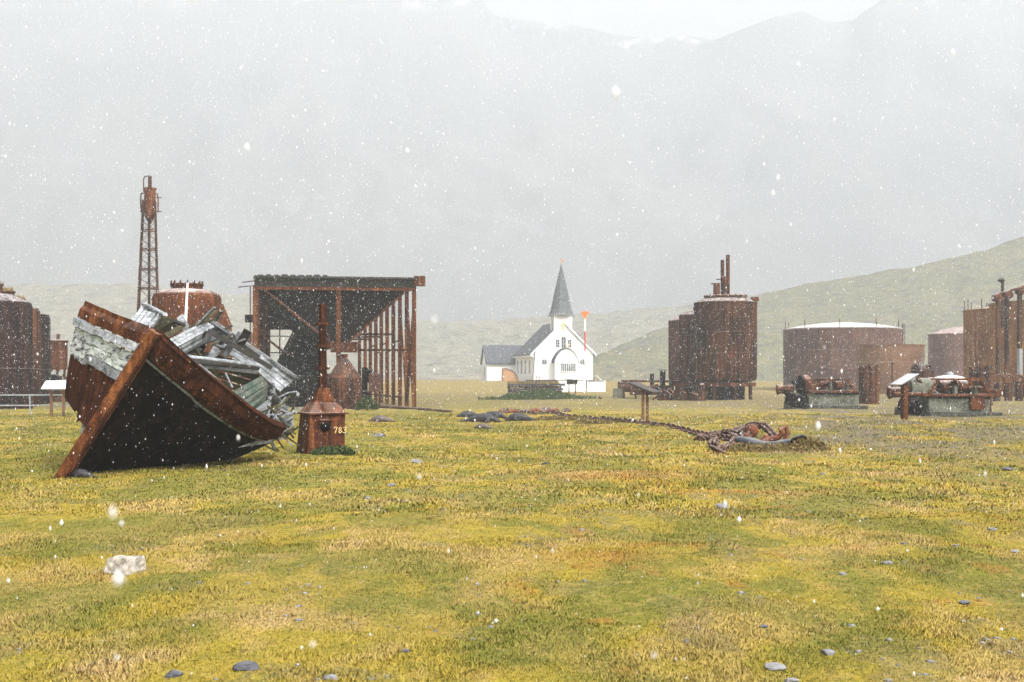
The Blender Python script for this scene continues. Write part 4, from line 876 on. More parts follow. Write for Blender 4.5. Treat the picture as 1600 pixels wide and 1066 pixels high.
m = M(); m.lathe(c + Vector((0, 0, 0)), [(1.45, zz(472)), (1.45, zz(465)), (1.55, zz(465)), (1.55, zz(463)), (.9, zz(461)), (.2, zz(460))], 36); m.build('lid', 'rust', t_, True)
for px_, yt, r_ in ((1128, 407, .13), (1136.5, 399, .14), (1119, 443, .24), (1130, 433, .22)):
    M().tube((X(px_, Y), Y - .2, zz(464)), (X(px_, Y), Y - .2, zz(yt)), r_, n=14).build('stack', 'rust', t_, True)
M().beam((X(1110, Y), Y - .2, zz(444)), (X(1124, Y), Y - .2, zz(444)), .08).build('bracket', 'rust_dark', t_); M().beam((X(1118, Y), Y - .2, zz(437)), (X(1128, Y), Y - .2, zz(437)), .07).build('bracket', 'rust_dark', t_)
M().box((X(1175, Y), Y - 1, zz(469)), (.5, .4, .3)).build('top_box', 'rust', t_)
for i in range(20):
    a_ = i * math.pi / 10; M().tube(c + Vector((math.cos(a_) * 1.5, math.sin(a_) * 1.5, zz(465))), c + Vector((math.cos(a_) * 1.5, math.sin(a_) * 1.5, zz(461.5))), .05, n=6).build('bolt', 'rust', t_)
M().lathe(c + Vector((0, -2.2, 3.2)), [(.0, -.02), (.28, 0), (.28, .06), (.1, .08)], 16, (0, -1, 0)).build('inspection_hatch', 'rust', t_, True)
Y = 88; t_, c = cooker(1092, Y, 1.5, 1.2, HCAM + (HOR - 486) / FPX * Y, 'narrower dark rusty tank half hidden behind the two-stack tank', 'rust_dark')
M().tube(c + Vector((-.1, 0, 6)), c + Vector((-.1, 0, 7.0)), .35).build('neck', 'rust', t_, True)
Y = 93; t_, c = cooker(1071, Y, 1.36, 1.2, HCAM + (HOR - 495) / FPX * Y, 'purple-brown rusty tank, rearmost and leftmost of the cluster', 'rust_purple')
M().tube(c + Vector((-.4, -.5, 5)), c + Vector((-.4, -.5, 6.7)), .05).build('vent_pipe', 'rust_dark', t_, True)
M().tube(c + Vector((.3, -.5, 5.8)), c + Vector((.3, -.5, 6.7)), .3).build('neck', 'rust', t_, True)
c = Vector((X(1010, 90), 90, 0)); t_ = thing('valve_machinery', 'low rusty boiler feed pipework and valves left of the cooker tanks', 'machine', c)
M().lathe(c + Vector((-1.3, .2, .9)), [(.1, -.9), (.42, -.85), (.45, 0), (.42, .85), (.1, .9)], 18, (1, .2, 0)).build('boiler_drum', 'rust_purple', t_, True)
M().box(c + Vector((.3, 0, .6)), (3.2, 1, .7)).jit(.05, 4).build('bed_frame', 'rust_dark', t_)
M().tube(c + Vector((-2, -.3, 1.35)), c + Vector((2.6, -.3, 1.3)), .09).build('pipe', 'rust', t_, True); M().tube(c + Vector((.4, -.3, .5)), c + Vector((.4, -.3, 1.9)), .16).build('valve_body', 'iron_black', t_, True)
M().tube(c + Vector((1.25, -.2, .5)), c + Vector((1.25, -.2, 2.1)), .22).build('valve_body', 'iron_black', t_, True); M().lathe(c + Vector((1.25, -.2, 2.15)), [(.3, 0), (.3, .06)], 14).build('hand_wheel', 'iron_black', t_)
M().box(c + Vector((-2.2, -.2, .35)), (.8, .5, .8)).build('concrete_footing', 'concrete', t_)
for i in range(5): M().beam(c + Vector((-1.8 + i * .9, -.55, -.1)), c + Vector((-1.8 + i * .9, -.55, .9)), .12).build('leg', 'rust_dark', t_)
c = Vector((X(1062, 80), 80, 0)); t_ = thing('low_pipework', 'low dark pipework lying at the foot of the cooker tanks', 'machine', c)
q = random.Random(5)
for i in range(14):
    p = c + Vector((q.uniform(-1.8, 2), q.uniform(-.4, .4), q.uniform(.3, 1.2))); M().tube(p, p + Vector((q.uniform(-.6, .6), q.uniform(-.3, .3), q.uniform(-.5, .3))), q.uniform(.06, .17), n=8).build('pipe', q.choice(['rust_dark', 'iron_black', 'rust']), t_, True)
M().box(c + Vector((.2, .3, .35)), (3.4, .8, .7)).jit(.08, 2).build('bed', 'rust_dark', t_)

# ------------------------------------------------------------ large oil tanks on the right
def oiltank(px, Y, r, z1, dome, mat, label, rail=0, cat='tank', roofmat=None):
    c = Vector((X(px, Y), Y, 0)); t_ = thing('oil_tank', label, cat, c)
    m = M(); m.lathe(c, [(r, -.3), (r, z1 * .33), (r + .02, z1 * .33 + .02), (r + .02, z1 * .66), (r, z1 * .66 + .02), (r, z1)], 96); m.build('shell', mat, t_, True)
    m = M(); k_ = [(r + .06, z1), (r + .06, z1 + .12)] + [(r * math.cos(a_), z1 + .12 + dome * math.sin(a_)) for a_ in (i * math.pi / 2 / 8 for i in range(1, 8))] + [(.05, z1 + .12 + dome)]
    k_ = [(r + .06, z1), (r + .06, z1 + .12)] + [(r * (1 - i / 8), z1 + .12 + dome * (1 - (1 - i / 8) ** 2)) for i in range(1, 8)] + [(.05, z1 + .12 + dome)]
    m.lathe(c, k_, 96); m.build('roof', roofmat or mat, t_, True)
    for i in range(rail):
        a_ = 2 * math.pi * i / rail; p = c + Vector((math.cos(a_) * (r - .1), math.sin(a_) * (r - .1), z1 + .1)); M().tube(p, p + Vector((0, 0, .95)), .04, n=6).build('rail_post', 'rust_dark', t_)
    return t_, c
MT['tank_roof'] = plain('tank_roof_pale', (.30, .25, .25), .8, .2, 1.5, snow=.5)
Y = 135; t_, c = oiltank(1315.5, Y, 6.7, HCAM + (HOR - 516) / FPX * Y, .75, 'rust_purple', 'huge round purple-brown oil tank with pale domed roof on the hillside foot', 10, roofmat='tank_roof')
M().beam(c + Vector((6.72, -1.2, 0)), c + Vector((6.72, -1.2, 7.8)), .12).build('ladder', 'rust_dark', t_); M().beam(c + Vector((6.95, -1.2, 0)), c + Vector((6.95, -1.2, 7.8)), .06).build('ladder', 'rust_dark', t_)
Y = 112; t_, c = oiltank(1391, Y, 3.15, HCAM + (HOR - 541) / FPX * Y, .02, 'rust_tan', 'flat-topped tan rusty tank in front of the huge round tank')
Y = 140; t_, c = oiltank(1505, Y, 4.0, HCAM + (HOR - 524) / FPX * Y, .9, 'rust_pink', 'pinkish-brown round tank with a sloping roof behind the yellow-rust tank')
Y = 100; t_, c = oiltank(1590, Y + 4.6, 4.6, HCAM + (HOR - 482) / FPX * (Y), .4, 'rust_yellow', 'tall yellow-rust round tank at the right with a stub rail', 14)
Y = 92; t_, c = oiltank(1672, Y + 6, 6.4, HCAM + (HOR - 468) / FPX * Y, .2, 'rust_yellow', 'tallest orange-rust tank cut by the right frame edge', 0)
M().tube((X(1602, 86), 90, 5.5), (X(1602, 86), 90, 9.3), .12).build('roof_pipe', 'rust_dark', t_, True); M().lathe((X(1600, 86), 90, 9.2), [(.05, -.2), (.3, 0), (.05, .2)], 12).build('roof_valve', 'iron_black', t_, True)
# pipe gantry in front of the yellow tank
Y = 84; zz = lambda y_: HCAM + (HOR - y_) / FPX * Y
c = Vector((X(1575, Y), Y, 0)); t_ = thing('pipe_gantry', 'row of rusty upright pipes with round valves at their heads', 'pipework', c)
pv = [(1557, 466), (1574, 461), (1593, 455), (1611, 449), (1630, 443)]
for px_, y_ in pv:
    M().lathe((X(px_, Y), Y - .2, zz(y_)), [(.05, -.3), (.28, -.22), (.32, 0), (.28, .22), (.05, .3)], 18, (0, 1, 0)).build('valve_wheel', 'rust', t_, True)
    M().lathe((X(px_, Y), Y, zz(y_)), [(.05, -.3), (.3, -.2), (.34, 0), (.3, .2), (.05, .3)], 16).build('valve_body', 'rust', t_, True)
M().path([(X(a_, Y), Y + .1, zz(b_) + .25) for a_, b_ in pv], .09, 8).build('header_pipe', 'rust', t_, True)
for px_, y0_, y1_ in ((1558, 585, 470), (1573, 585, 465), (1593, 585, 458), (1612, 585, 452), (1559, 0, 0)):
    if y0_: M().tube((X(px_, Y), Y, zz(y0_)), (X(px_, Y), Y, zz(y1_)), .17 if px_ > 1560 else .10, n=12).build('riser_pipe', 'rust_dark', t_, True)
M().tube((X(1593, Y), Y - .05, zz(588)), (X(1593, Y), Y - .05, zz(545)), .19, n=12).build('lagging', 'galv', t_, True)
for i in range(5):
    x_ = X(1562 + i * 15, 78); m = M(); m.path([(x_ + .34 * math.cos(a_), 78, 1.35 + .45 * math.sin(a_)) for a_ in (k_ * math.pi / 6 for k_ in range(-1, 8))], .07, 8); m.build('pipe_loop', 'rust', t_, True)
m = M(); q = random.Random(2)
for i in range(14): m.box((X(q.uniform(1555, 1680), 79), 79 + q.uniform(-.6, .6), q.uniform(.2, 1.0)), (q.uniform(.3, .9), q.uniform(.3, .8), q.uniform(.3, .8)))
m.jit(.05); m.build('engine_bed', 'iron_black', t_)
for px_, wd in ((1557, .8), (1575, .8), (1592, .8), (1610, .8)):
    M().tube((X(px_, 78), 78, -.1), (X(px_, 78), 78, 1.25), .26, n=14).build('pump_cylinder', 'rust_dark', t_, True)

# ragged dark drums behind the winches
def drum(px, Y, r, zt, label, seed):
    c = Vector((X(px, Y), Y, 0)); t_ = thing('corroded_drum', label, 'drum', c, 'ragged dark drums behind the winches'); q = random.Random(seed)
    m = M(); n_ = 30; tops = [zt + q.choice([0, 0, .08, -.1, .15]) + q.uniform(-.05, .05) for _ in range(n_)]
    for ri in (r, r - .06):
        for j in range(n_): a_ = 2 * math.pi * j / n_; m.v.append(c + Vector((ri * math.cos(a_), ri * math.sin(a_), -.1)))
        for j in range(n_): a_ = 2 * math.pi * j / n_; m.v.append(c + Vector((ri * math.cos(a_), ri * math.sin(a_), tops[j])))
    for j in range(n_):
        k_ = (j + 1) % n_; m.f += [(j, k_, n_ + k_, n_ + j), (2 * n_ + k_, 2 * n_ + j, 3 * n_ + j, 3 * n_ + k_), (n_ + j, n_ + k_, 3 * n_ + k_, 3 * n_ + j)]
    m.build('shell', 'rust_dark', t_); M().lathe(c, [(r + .01, zt - .35), (r + .05, zt - .34), (r + .05, zt - .26), (r + .01, zt - .25)], 30).build('hoop', 'rust_dark', t_)
    M().lathe(c, [(r * .8, -.05), (r * .85, zt - .5), (.1, zt - .45)], 20).build('filling', 'iron_black', t_)
drum(1358, 70, .60, 2.25, 'dark corroded drum at the right end of the left winch', 1)
drum(1441, 76, .70, 2.35, 'dark corroded drum seen behind the white-topped cowl', 2)
drum(1533, 68, .66, 2.2, 'dark corroded drum behind the right end of the trapezoid frame', 3)
c = Vector((X(1394, 90), 90, 0)); m = M(); m.tube(c, c + Vector((0, 0, 2.7)), .06); m.lathe(c + Vector((.08, 0, 2.75)), [(.05, -.1), (.16, 0), (.05, .1)], 10)
single(m, 'valve_post', 'rust_dark', 'thin rusty valve post with a small round head before the tan tank', 'post', c)

# ------------------------------------------------------------ steam winches
def winch(px, Y, k, label, second):
    c = G(px, Y); c.z = 0; t_ = thing('steam_winch', label, 'winch', c, 'rusted steam winches on concrete beds')
    o = lambda x_, y_, z_: c + Vector((x_, y_, z_))
    M().box(o(0, .5, .36), (2.6, 1.7, .92)).jit(.03, 2).build('concrete_bed', 'concrete', t_, bev=.03)
    M().box(o(.1, .2, .06), (3.0, 2.0, .3)).jit(.05, 5).build('footing', 'concrete_d', t_)
    M().box(o(-.05, .3, .90), (3.0 if second else 2.6, 1.6, .09)).build('bed_plate', 'rust_orange', t_)
    M().box(o(0, .35, .80), (2.6, 1.4, .10)).build('under_plate', 'iron_black', t_)
    a_ = 1.28 if second else 1.05; b_ = .88 if second else .72; hh = .62 if second else .55; wd = .15 if second else .07
    for yy_ in (-.35, .95):
        M().beam(o(-a_, yy_, .95), o(-b_, yy_, .95 + hh), .10, wd, (0, 1, 0)).build('frame_leg', 'rust_orange', t_)
        M().beam(o(a_, yy_, .95), o(b_, yy_, .95 + hh), .10, wd, (0, 1, 0)).build('frame_leg', 'rust_orange' if second else 'rust_dark', t_)
        M().beam(o(-b_ - .05, yy_, .95 + hh), o(b_ + .05, yy_, .95 + hh), .10, wd, (0, 1, 0)).build('frame_top', 'rust_orange' if second else 'rust_dark', t_)
    for x_ in (-.45, .4): M().lathe(o(x_, .3, 1.24), [(.06, -.18), (.26, -.17), (.26, .17), (.06, .18)], 24, (1, 0, 0)).build('rope_drum', 'rust', t_, True)
    M().tube(o(-1.6, .3, 1.2), o(1.2, .3, 1.2), .07).build('shaft', 'rust', t_, True)
    for x_ in (-.1, .75): M().box(o(x_, -.1, 1.12), (.14, .3, .34)).build('bearing', 'concrete', t_, bev=.02)
    M().lathe(o(.1, .3, 1.2), [(.3, -.05), (.38, -.05), (.38, .05), (.3, .05)], 28, (1, 0, 0)).build('gear', 'rust_dark', t_)
    # flywheel and cylinders on the left
    if not second:
        M().lathe(o(-1.35, .3, 1.15), [(.5, -.16), (.62, -.15), (.62, .15), (.5, .16)], 32, (1, .15, 0)).build('flywheel', 'rust_orange', t_, True)
        M().lathe(o(-1.56, .3, 1.15), [(.2, -.03), (.60, -.02), (.60, .03), (.2, .03)], 32, (1, .15, 0)).build('flywheel_web', 'iron_black', t_, True)
    else:
        m = M(); m.jit(0); m.lathe(o(-1.45, .4, 1.05), [(.56, -.45), (.58, -.42), (.58, .42), (.56, .45)], 28, (1, 0, 0)); m.build('gear_cowl', 'concrete', t_, True)
        M().tube(o(-2.7, -.15, .92), o(-1.3, -.15, .92), .10).build('steam_pipe', 'rust_orange', t_, True)
    M().lathe(o(-2.35, .2, 1.02), [(.05, -.4), (.20, -.39), (.22, -.3), (.22, .3), (.2, .38), (.05, .4)], 20, (1, 0, .06)).build('steam_cylinder', 'rust_dark', t_, True)
    M().lathe(o(-2.78, .2, 1.0), [(.05, -.05), (.27, -.04), (.27, .04), (.05, .05)], 20, (1, 0, .06)).build('cylinder_head', 'rust', t_, True)
    M().lathe(o(-1.9, .1, .45), [(.1, -.5), (.34, -.42), (.40, 0), (.34, .42), (.1, .5)], 20, (1, .1, -.35)).build('crank_casing', 'iron_black', t_, True)
    M().box(o(-1.75, .5, .1), (1., 1.1, .5)).jit(.05, 3).build('crank_bed', 'concrete_d', t_)
    q = random.Random(px)
    for i in range(10):
        p = o(q.uniform(-1.1, 1.1), q.uniform(-.35, .6), q.uniform(1.0, 1.45)); M().box(p, (q.uniform(.06, .3), q.uniform(.05, .3), q.uniform(.06, .25)), Matrix.Rotation(q.uniform(-.8, .8), 3, 'Y')).build('bracket', q.choice(['rust', 'rust_dark', 'iron_black']), t_)
    for i in range(16): p = o(q.uniform(-2.3, -1.2), q.uniform(-.2, .5), q.uniform(.3, 1.4)); M().tube(p, p + Vector((q.uniform(-.3, .3), q.uniform(-.2, .2), q.uniform(-.3, .3))), q.uniform(.04, .1), n=10).build('linkage', q.choice(['rust', 'rust_dark', 'iron_black']), t_, True)
    if second:
        M().box(o(.75, -.38, .55), (.62, .12, .55)).build('side_plate', 'rust', t_, bev=.02)
        M().box(o(1.25, .1, .4), (.34, .5, .95)).jit(.04, 9).build('end_pier', 'rust_dark', t_)
        M().box(o(1.05, .8, .98), (2.6, .5, .3)).build('rear_bed', 'rust_dark', t_)
    return t_
winch(1300, 60, 1, 'rusty steam winch with an orange flywheel on a grey concrete bed, left of two', False)
winch(1494, 49, 1, 'larger rusty steam winch under an orange trapezoid steel frame, right of two', True)
c = Vector((X(1480, 56), 56, 0)); t_ = thing('white_machine', 'low machine with snow-white rounded top seen through the orange trapezoid frame', 'machine', c)
m = M(); m.hexa([c + Vector(v_) for v_ in ((-1.9, -.4, -.1), (.9, -.4, -.1), (.9, .9, -.1), (-1.9, .9, -.1), (-1.7, -.4, 1.4), (.8, -.4, 1.5), (.8, .9, 1.5), (-1.7, .9, 1.4))]); m.build('housing', 'stone', t_, bev=.05)
m = M(); m.lathe(c + Vector((.2, .2, 1.48)), [(.85, 0), (.8, .1), (.5, .22), (.15, .27)], 28); m.build('domed_top', 'snow', t_, True)
m = M(); m.lathe(c + Vector((.2, .2, 1.72)), [(.1, 0), (.16, .05), (.14, .16), (.04, .2)], 14); m.build('top_nut', 'galv', t_, True)
m = M(); m.path([c + Vector((-1.9, -.3, 1.1)), c + Vector((-1.5, -.3, 1.5)), c + Vector((-.9, -.3, 1.55)), c + Vector((-.4, -.3, 1.5))], .08, 8); m.build('bent_guard', 'snow', t_, True)

# ------------------------------------------------------------ anchor chain and the heap at its end
def chain(name, pts, label, L_, r, seed=1, dense=1.):
    pts = [Vector(p) for p in pts]; seg = [(b_ - a_).length for a_, b_ in zip(pts, pts[1:])]; tot = sum(seg); n_ = int(tot / (L_ * .78)); n_ = min(n_, 98)
    t_ = thing(name, label, 'chain', pts[0]); q = random.Random(seed)
    mm = M(); h_ = L_ * .5 - .16 * L_ * 1.6; w_ = .29 * L_
    ring = [(math.cos(a_) * w_, math.sin(a_) * w_ + (h_ if math.sin(a_) >= 0 else -h_)) for a_ in (i * 2 * math.pi / 16 for i in range(16))]
    mm.path([(x_, y_, 0) for x_, y_ in ring], r, 8, closed=True); mm.beam((-w_, 0, 0), (w_, 0, 0), r * 1.2)
    mm.base = (0, 0, 0); proto = None
    for i in range(n_):
        d = (i + .5) / n_ * tot; j = 0
        while j < len(seg) - 1 and d > seg[j]: d -= seg[j]; j += 1
        p = pts[j].lerp(pts[j + 1], d / seg[j]); u = (pts[j + 1] - pts[j]).normalized()
        p.z = max(p.z, float(gz(p.x, p.y)) - r * .5) + q.uniform(-.02, .02)
        if proto is None: proto = mm.build('link', 'chain', None, True); o = proto
        else: o = proto.copy(); col.objects.link(o)
        side = Vector((0, 0, 1)).cross(u).normalized(); up = u.cross(side); tw = (R(25) if i % 2 else R(-65)) + q.uniform(-.3, .3)
        nz = up * math.cos(tw) + side * math.sin(tw); xx_ = u.cross(nz)
        o.parent = t_; o.matrix_local = Matrix.Translation(p - pts[0]) @ Matrix((xx_, u, nz)).transposed().to_4x4()
        o.name = 'link'
    return t_
def gp(px, py, dz=.05):
    Y = HCAM * FPX / (py - HOR); return G(px, Y) + Vector((0, 0, dz))
chain('anchor_chain', [gp(1150, 694), gp(1112, 684), gp(1085, 677), gp(1045, 669), gp(1000, 664), gp(960, 658), gp(925, 655), gp(890, 651), gp(865, 646), gp(835, 648), gp(812, 645), gp(785, 642)], 'long rusty anchor chain stretched over the grass from the heap toward the stone block', .34, .027)
chain('anchor_chain', [gp(1104, 688), gp(1118, 694), gp(1112, 703), gp(1125, 710), gp(1140, 706), gp(1150, 697, .1), gp(1142, 688, .15), gp(1160, 682, .25), gp(1178, 680, .3), gp(1195, 684, .3), gp(1206, 690, .2), gp(1215, 697)], 'rusty chain coiled in a heap in front of the rusty ball', .30, .036, 3)
chain('anchor_chain', [gp(1100, 691), gp(1090, 690), gp(1110, 688, .1), gp(1130, 684, .12), gp(1150, 689, .2), gp(1170, 693, .2), gp(1150, 704, .1)], 'loose chain end straying left of the coiled heap', .30, .036, 5)
Y = 29.2; c = G(1175, Y); t_ = thing('buoy', 'round orange-rust iron ball sitting in the chain heap', 'ball', c)
M().lathe(c + Vector((0, 0, .30)), [(.02, -.17), (.10, -.14), (.155, -.07), (.17, 0), (.155, .07), (.10, .14), (.02, .17)], 24).build('shell', 'ball', t_, True)
M().path([c + Vector((.2 * math.cos(a_) + .0, -.14, .42 + .10 * math.sin(a_))) for a_ in (k_ * math.pi / 6 for k_ in range(7))], .02, 8).build('lug', 'rust', t_, True)
for px_, Y, ln, lab, rot in ((1168, 27.6, .2, 'stubby pinkish shackle pin standing left in the chain heap', (-.2, 0, 1)), (1190, 27.4, .2, 'stubby pinkish shackle pin leaning right in the chain heap', (.5, 0, 1))):
    c = G(px_, Y); m = M(); d = Vector(rot).normalized(); m.lathe(c + d * .14, [(.02, -.18), (.075, -.16), (.085, 0), (.075, .12), (.03, .17)], 16, d); single(m, 'shackle_pin', 'ball', lab, 'shackle', c, smooth=True)
c = G(1212, 27.2); m = M(); m.path([c + Vector(v_) for v_ in ((-.32, 0, .10), (-.1, .05, .16), (.08, .05, .2), (.16, 0, .3), (.1, -.02, .4), (.24, 0, .44), (.28, 0, .28), (.2, 0, .12))], [.05, .06, .07, .07, .06, .06, .06, .05], 10)
single(m, 'bent_hook', 'ball', 'bent pinkish iron hook rising right of the rusty ball', 'hook', c, smooth=True)
c = G(1190, 26.2); m = M(); m.path([c + Vector(v_) for v_ in ((-.62, .0, .20), (-.52, -.02, .18), (-.3, -.05, .13), (0, -.08, .06), (.3, -.05, .06), (.55, .05, .12), (.66, .15, .16))], [.03, .10, .12, .11, .10, .08, .04], 14)
single(m, 'curved_fender', 'hose', 'curved blue-black tube lying in front of the chain heap', 'tube', c, smooth=True)
c = G(1250, 26.8); t_ = thing('anchor_fluke', 'black broken anchor fluke lying right of the chain heap', 'anchor', c)
m = M(); m.hexa([c + Vector(v_) for v_ in ((-.28, 0, 0), (.3, -.05, 0), (.32, .25, 0), (-.2, .3, 0), (-.1, .05, .20), (.12, .0, .2), (.16, .15, .24), (-.02, .15, .22))]); m.jit(.02); m.build('fluke', 'iron_black', t_, bev=.02)
m = M(); m.path([c + Vector(v_) for v_ in ((-.3, 0, .04), (-.15, .0, .2), (.05, 0, .26), (.25, 0, .18), (.36, 0, .03))], [.03, .05, .06, .05, .03], 10); m.build('arm', 'iron_black', t_, True)
leafball('weeds', 1200, 25.6, 2.2, .16, 'leaf_dry', 'straggly brown-green weeds around the chain heap', 'weeds', 1100, .06, 8, dy=1.0)['kind'] = 'stuff'
leafball('weeds', 1262, 26.0, .9, .22, 'leaf_dry', 'spiky weeds right of the black anchor fluke', 'weeds', 500, .09, 9, dy=.6)['kind'] = 'stuff'
q = random.Random(15); t_ = None
for i in range(7):
    px_ = 782 + i * 17 + q.uniform(-4, 4); rock(px_, 54.5 + q.uniform(-1, 1), .7, .5, .32, 'ball' if i % 2 else 'chain', ['flat pinkish rusty lump, leftmost at the far chain end', 'second rusty lump from the left at the chain end', 'rusty lump above the seal lying by the chain end', 'rounded rusty lump just right of the seal by the chain', 'low rusty lump midway along the far chain end', 'small rusty lump next to the last one by the chain', 'rightmost rusty lump beside the far end of the chain'][i], 200 + i, 'rusty_lump', 'lump', 'rusty lumps at the far end of the chain')

# ------------------------------------------------------------ fur seals lying on the grass
def seal(px, py, L_, mat, label, flip=1, bend=.0, head=.12, seed=1, k=1., rz=0):
    Y = HCAM * FPX / (py - HOR); c = G(px, Y); q = random.Random(seed)
    sp = [(-.50, .045, .05), (-.42, .07, .07), (-.28, .12, .10), (-.10, .165, .145), (.08, .185, .16), (.22, .165, .15), (.33, .12, .13), (.41, .09, .10 + head * .5), (.47, .085, .09 + head), (.53, .05, .07 + head), (.565, .028, .055 + head)]
    sp = [(a_ * L_, b_ * L_ * .78 * k, z_ * L_ * .9) for a_, b_, z_ in sp]
    m = M(); m.path([c + Vector((flip * a_, bend * math.sin(a_ * 3 / L_) * .2, max(z_, b_ * .8))) for a_, b_, z_ in sp], [b_ for a_, b_, z_ in sp], 18)
    e = lambda a_, b_, z_: c + Vector((flip * a_ * L_, b_ * L_, z_ * L_))
    for s_ in (-1, 1):
        m.path([e(.20, s_ * .10, .10), e(.17, s_ * .20, .05), e(.08, s_ * .28, .02)], [.06 * L_, .045 * L_, .02 * L_], 10)      # fore flippers
        m.path([e(-.46, s_ * .02, .05), e(-.56, s_ * .07, .03), e(-.66, s_ * .10, .02)], [.035 * L_, .03 * L_, .015 * L_], 8)   # hind flippers
        m.path([e(.455, s_ * .055, .12 + head), e(.43, s_ * .075, .10 + head)], [.012 * L_, .006 * L_], 6)                       # ears
    o = single(m, 'fur_seal', mat, label, 'seal', c, 'fur seals resting on the grass', True)
    o.rotation_euler = (0, 0, rz)
    r_ = o.modifiers.new('remesh', 'REMESH'); r_.mode = 'VOXEL'; r_.voxel_size = .018 * L_; r_.use_smooth_shade = True
    s_ = o.modifiers.new('smooth', 'SMOOTH'); s_.iterations = 4; s_.factor = .5
    return o
seal(733, 653, .95, 'seal', 'hump-backed dark fur seal, leftmost of the group by the chain', -1, head=-.02, seed=1, k=1.2, rz=.2)
seal(752, 661, 1.28, 'seal', 'dark grey fur seal stretched flat in front of another seal', 1, head=-.06, seed=2, k=.9)
seal(768, 656, 1.15, 'seal', 'dark fur seal lying close behind the stretched-out seal, head to the right', 1, head=-.05, seed=3, k=.9)
seal(812, 658, 1.02, 'seal', 'dark fur seal lying just below the rusty lumps at the chain end', -1, head=-.05, seed=4, k=1.15)
seal(755, 669, .55, 'seal_brown', 'small brown fur seal pup curled nearest the camera of the group', -1, head=0, seed=5, k=1.2)
seal(596, 660, .85, 'seal_brown', 'pale brown fur seal lying alone near the green shrub', -1, head=-.04, seed=6, k=1.1)
seal(127, 747, .42, 'seal', 'dark fur seal pup tucked under the bow of the boat', -1, head=-.05, seed=7, k=1.45)

# ------------------------------------------------------------ stones and the pale block
rock(592, 32.4, .46, .28, .16, 'stone', 'pale blue-grey stone on the grass right of the numbered iron box', 11, group='stones on the turf')
rock(650, 22.5, .30, .25, .12, 'stone', 'flat grey stone in mid grass below the seals', 12, group='stones on the turf')
rock(612, 17.6, .17, .14, .08, 'stone', 'small blue-grey stone right of a brown bare hump', 13, group='stones on the turf')
Y = 10.1; c = G(192, Y); m = M(); m.hexa([c + Vector(v_) for v_ in ((-.17, -.05, 0), (.08, -.14, -.01), (.18, .1, 0), (-.1, .2, 0), (-.13, -.03, .12), (.07, -.10, .135), (.17, .08, .13), (-.09, .16, .13))])
for _ in range(1): pass
o = single(m, 'broken_block', 'block', 'pale broken block with a white face lying in the left foreground grass', 'block', c, bev=.012)
o.modifiers.new('sub', 'SUBSURF').levels = 3; o.modifiers['sub'].subdivision_type = 'SIMPLE'; o.modifiers['sub'].render_levels = 4
tx = bpy.data.textures.new('chips', 'CLOUDS'); tx.noise_scale = .05; d_ = o.modifiers.new('chips', 'DISPLACE'); d_.texture = tx; d_.strength = .03
spots = [(1210, 1031, .17, 'stone', 'pale rounded stone, largest in the right foreground'), (1236, 1052, .12, 'stone', 'pale stone at the bottom edge right of the largest one'), (1192, 970, .10, 'stone_d', 'dark stone above the largest pale foreground stone'), (1294, 1010, .13, 'stone', 'flat grey stone right of the largest pale foreground stone'),
 (1329, 968, .08, 'stone', 'small grey stone on the right foreground turf above the flat one'), (1387, 877, .12, 'stone', 'pale flat stone right of centre in the middle turf'), (1318, 893, .10, 'stone', 'grey flat stone left of the pale flat one in mid turf'), (1128, 788, .26, 'stone', 'low grey stone ringed by green grass below the chain heap'),
 (853, 731, .22, 'stone_d', 'dark low stone straight below the church'), (1575, 737, .34, 'stone_d', 'dark jagged stone near the right edge'), (1507, 933, .13, 'stone_d', 'flat dark stone at the right of the foreground turf'), (1072, 985, .07, 'stone_d', 'small dark stone in the centre foreground'),
 (517, 1056, .12, 'stone', 'blue-grey stone at the bottom edge left of centre'), (386, 1046, .2, 'stone_d', 'long flat slate at the bottom left'), (270, 1056, .14, 'stone_d', 'flat slate in the bottom left corner area'), (574, 779, .14, 'stone', 'small stone left of the brown bare hump'),
 (634, 1012, .1, 'stone_d', 'small grey stone at lower centre left'), (1413, 850, .1, 'stone_d', 'thin dark stone in the stony right turf'), (1550, 823, .16, 'stone', 'grey stone in the gravel by the right edge'), (1286, 743, .14, 'stone', 'small pale stone below the black anchor fluke'), (1495, 850, .1, 'stone', 'small stone in the stony turf far right, lower'), (1585, 857, .12, 'stone', 'flat grey stone touching the right edge')]
for i, (px_, py_, s_, mt, lab) in enumerate(spots):
    Y = HCAM * FPX / (py_ - HOR); rock(px_, Y, s_ * .85, s_ * .7, s_ * .38, mt, lab, 40 + i, group='stones on the turf')
# hummock tufts
q = random.Random(22)
for px_, py_, w_, lab in ((880, 655, 2.4, 'straggly brown weeds beside the stretched chain'), (930, 662, 1.6, 'thin brown weeds right of the seals near the chain')):
    Y = HCAM * FPX / (py_ - HOR); leafball('weeds', px_, Y, w_, .14, 'leaf_dry', lab, 'weeds', 900, .07, px_, dy=1.2)['kind'] = 'stuff'

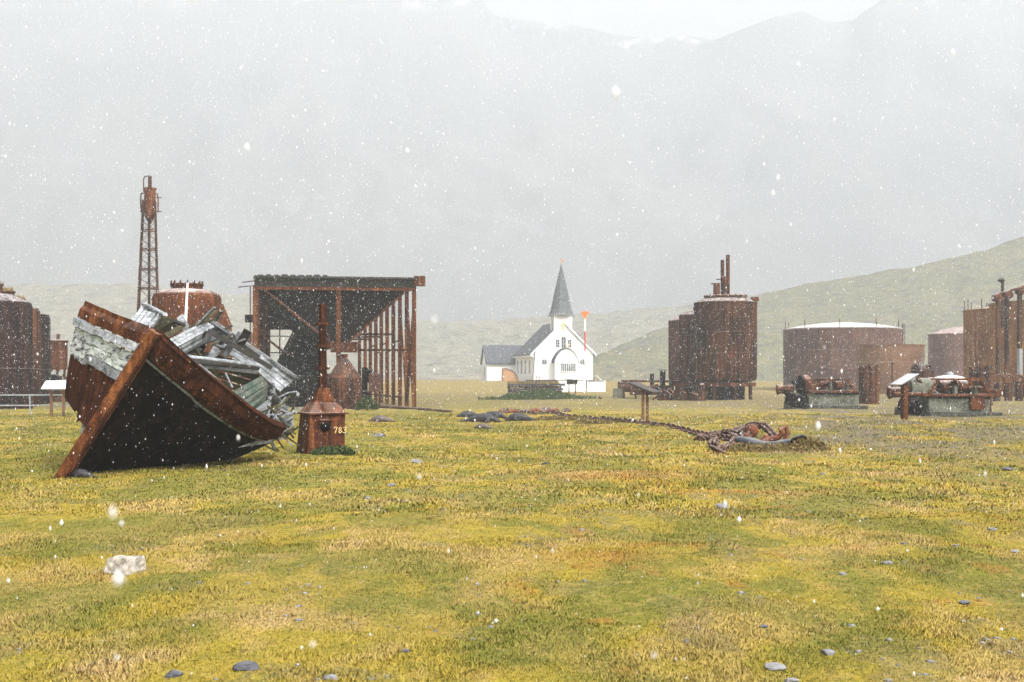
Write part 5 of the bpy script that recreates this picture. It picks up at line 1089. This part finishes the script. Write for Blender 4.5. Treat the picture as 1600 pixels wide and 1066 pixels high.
# ------------------------------------------------------------ falling snow
r = np.random.RandomState(17)
n = NFLAKE; nn = 900; yy = np.concatenate([1.1 + (60 - 1.1) * r.rand(n - nn) ** (1 / 2.2), 1.1 + 9 * r.rand(nn) ** .6]); xx = (r.rand(n) * 2 - 1) * (.52 * yy + 3.); z = .02 + r.rand(n) * (.345 * yy + 2.2)
sz = np.exp(r.randn(n) * .5) * np.where(np.arange(n) < n - nn, .0021, .0030) * (1 + yy / 30); sz = np.minimum(sz, .0095)
near_f = [P(184, 905, .95), P(176, 800, 1.0), P(190, 818, 1.6), P(655, 745, 1.9), P(488, 1006, 1.2), P(1022, 1025, 1.3), P(1208, 302, 3.4), P(1216, 278, 3.6), P(183, 1028, 1.5)]
xx = np.append(xx, [p.x for p in near_f]); yy = np.append(yy, [p.y for p in near_f]); z = np.append(z, [p.z for p in near_f]); sz = np.append(sz, [.0055, .0035, .003, .003, .0028, .0028, .005, .005, .003]); n = len(xx)
vv, ff = scatter_oct(np.stack([xx, yy, z], -1), np.stack([sz, sz * .8, sz * (1.1 + 1.1 * r.rand(n))], -1), r)
MT['flake'] = plain('snow_flake', (.95, .95, .97), .9, .02, 2)
o = npmesh('falling_snow', vv, ff, 'flake', True); o['kind'] = 'stuff'; o['label'] = 'white snowflakes falling through the air'; o['category'] = 'snow'
nt = MT['flake'].node_tree; b_ = nt.nodes['Principled BSDF']; tr = nt.nodes.new('ShaderNodeBsdfTranslucent'); tr.inputs[0].default_value = (.95, .95, .97, 1)
ms = nt.nodes.new('ShaderNodeMixShader'); ms.inputs[0].default_value = .45; nt.links.new(b_.outputs[0], ms.inputs[1]); nt.links.new(tr.outputs[0], ms.inputs[2]); tp = nt.nodes.new('ShaderNodeBsdfTransparent'); m2 = nt.nodes.new('ShaderNodeMixShader'); m2.inputs[0].default_value = .28; nt.links.new(ms.outputs[0], m2.inputs[1]); nt.links.new(tp.outputs[0], m2.inputs[2]); nt.links.new(m2.outputs[0], nt.nodes['Material Output'].inputs[0])

# ------------------------------------------------------------ haze
m = M(); m.box((0, 1380, 182), (6900, 3700, 368)); hz = m.build('haze', 'snow'); hz['kind'] = 'stuff'; hz['label'] = 'pale snowy haze filling the air'; hz['category'] = 'haze'
hm = bpy.data.materials.new('haze'); hm.use_nodes = True; nt = hm.node_tree; nt.nodes.clear(); oo = nt.nodes.new('ShaderNodeOutputMaterial'); pv_ = nt.nodes.new('ShaderNodeVolumePrincipled')
pv_.inputs['Color'].default_value = (.435, .458, .478, 1); pv_.inputs['Density'].default_value = HAZE; pv_.inputs['Anisotropy'].default_value = .2
nt.links.new(pv_.outputs[0], oo.inputs['Volume']); hz.data.materials.clear(); hz.data.materials.append(hm)
hz.display_type = 'WIRE'
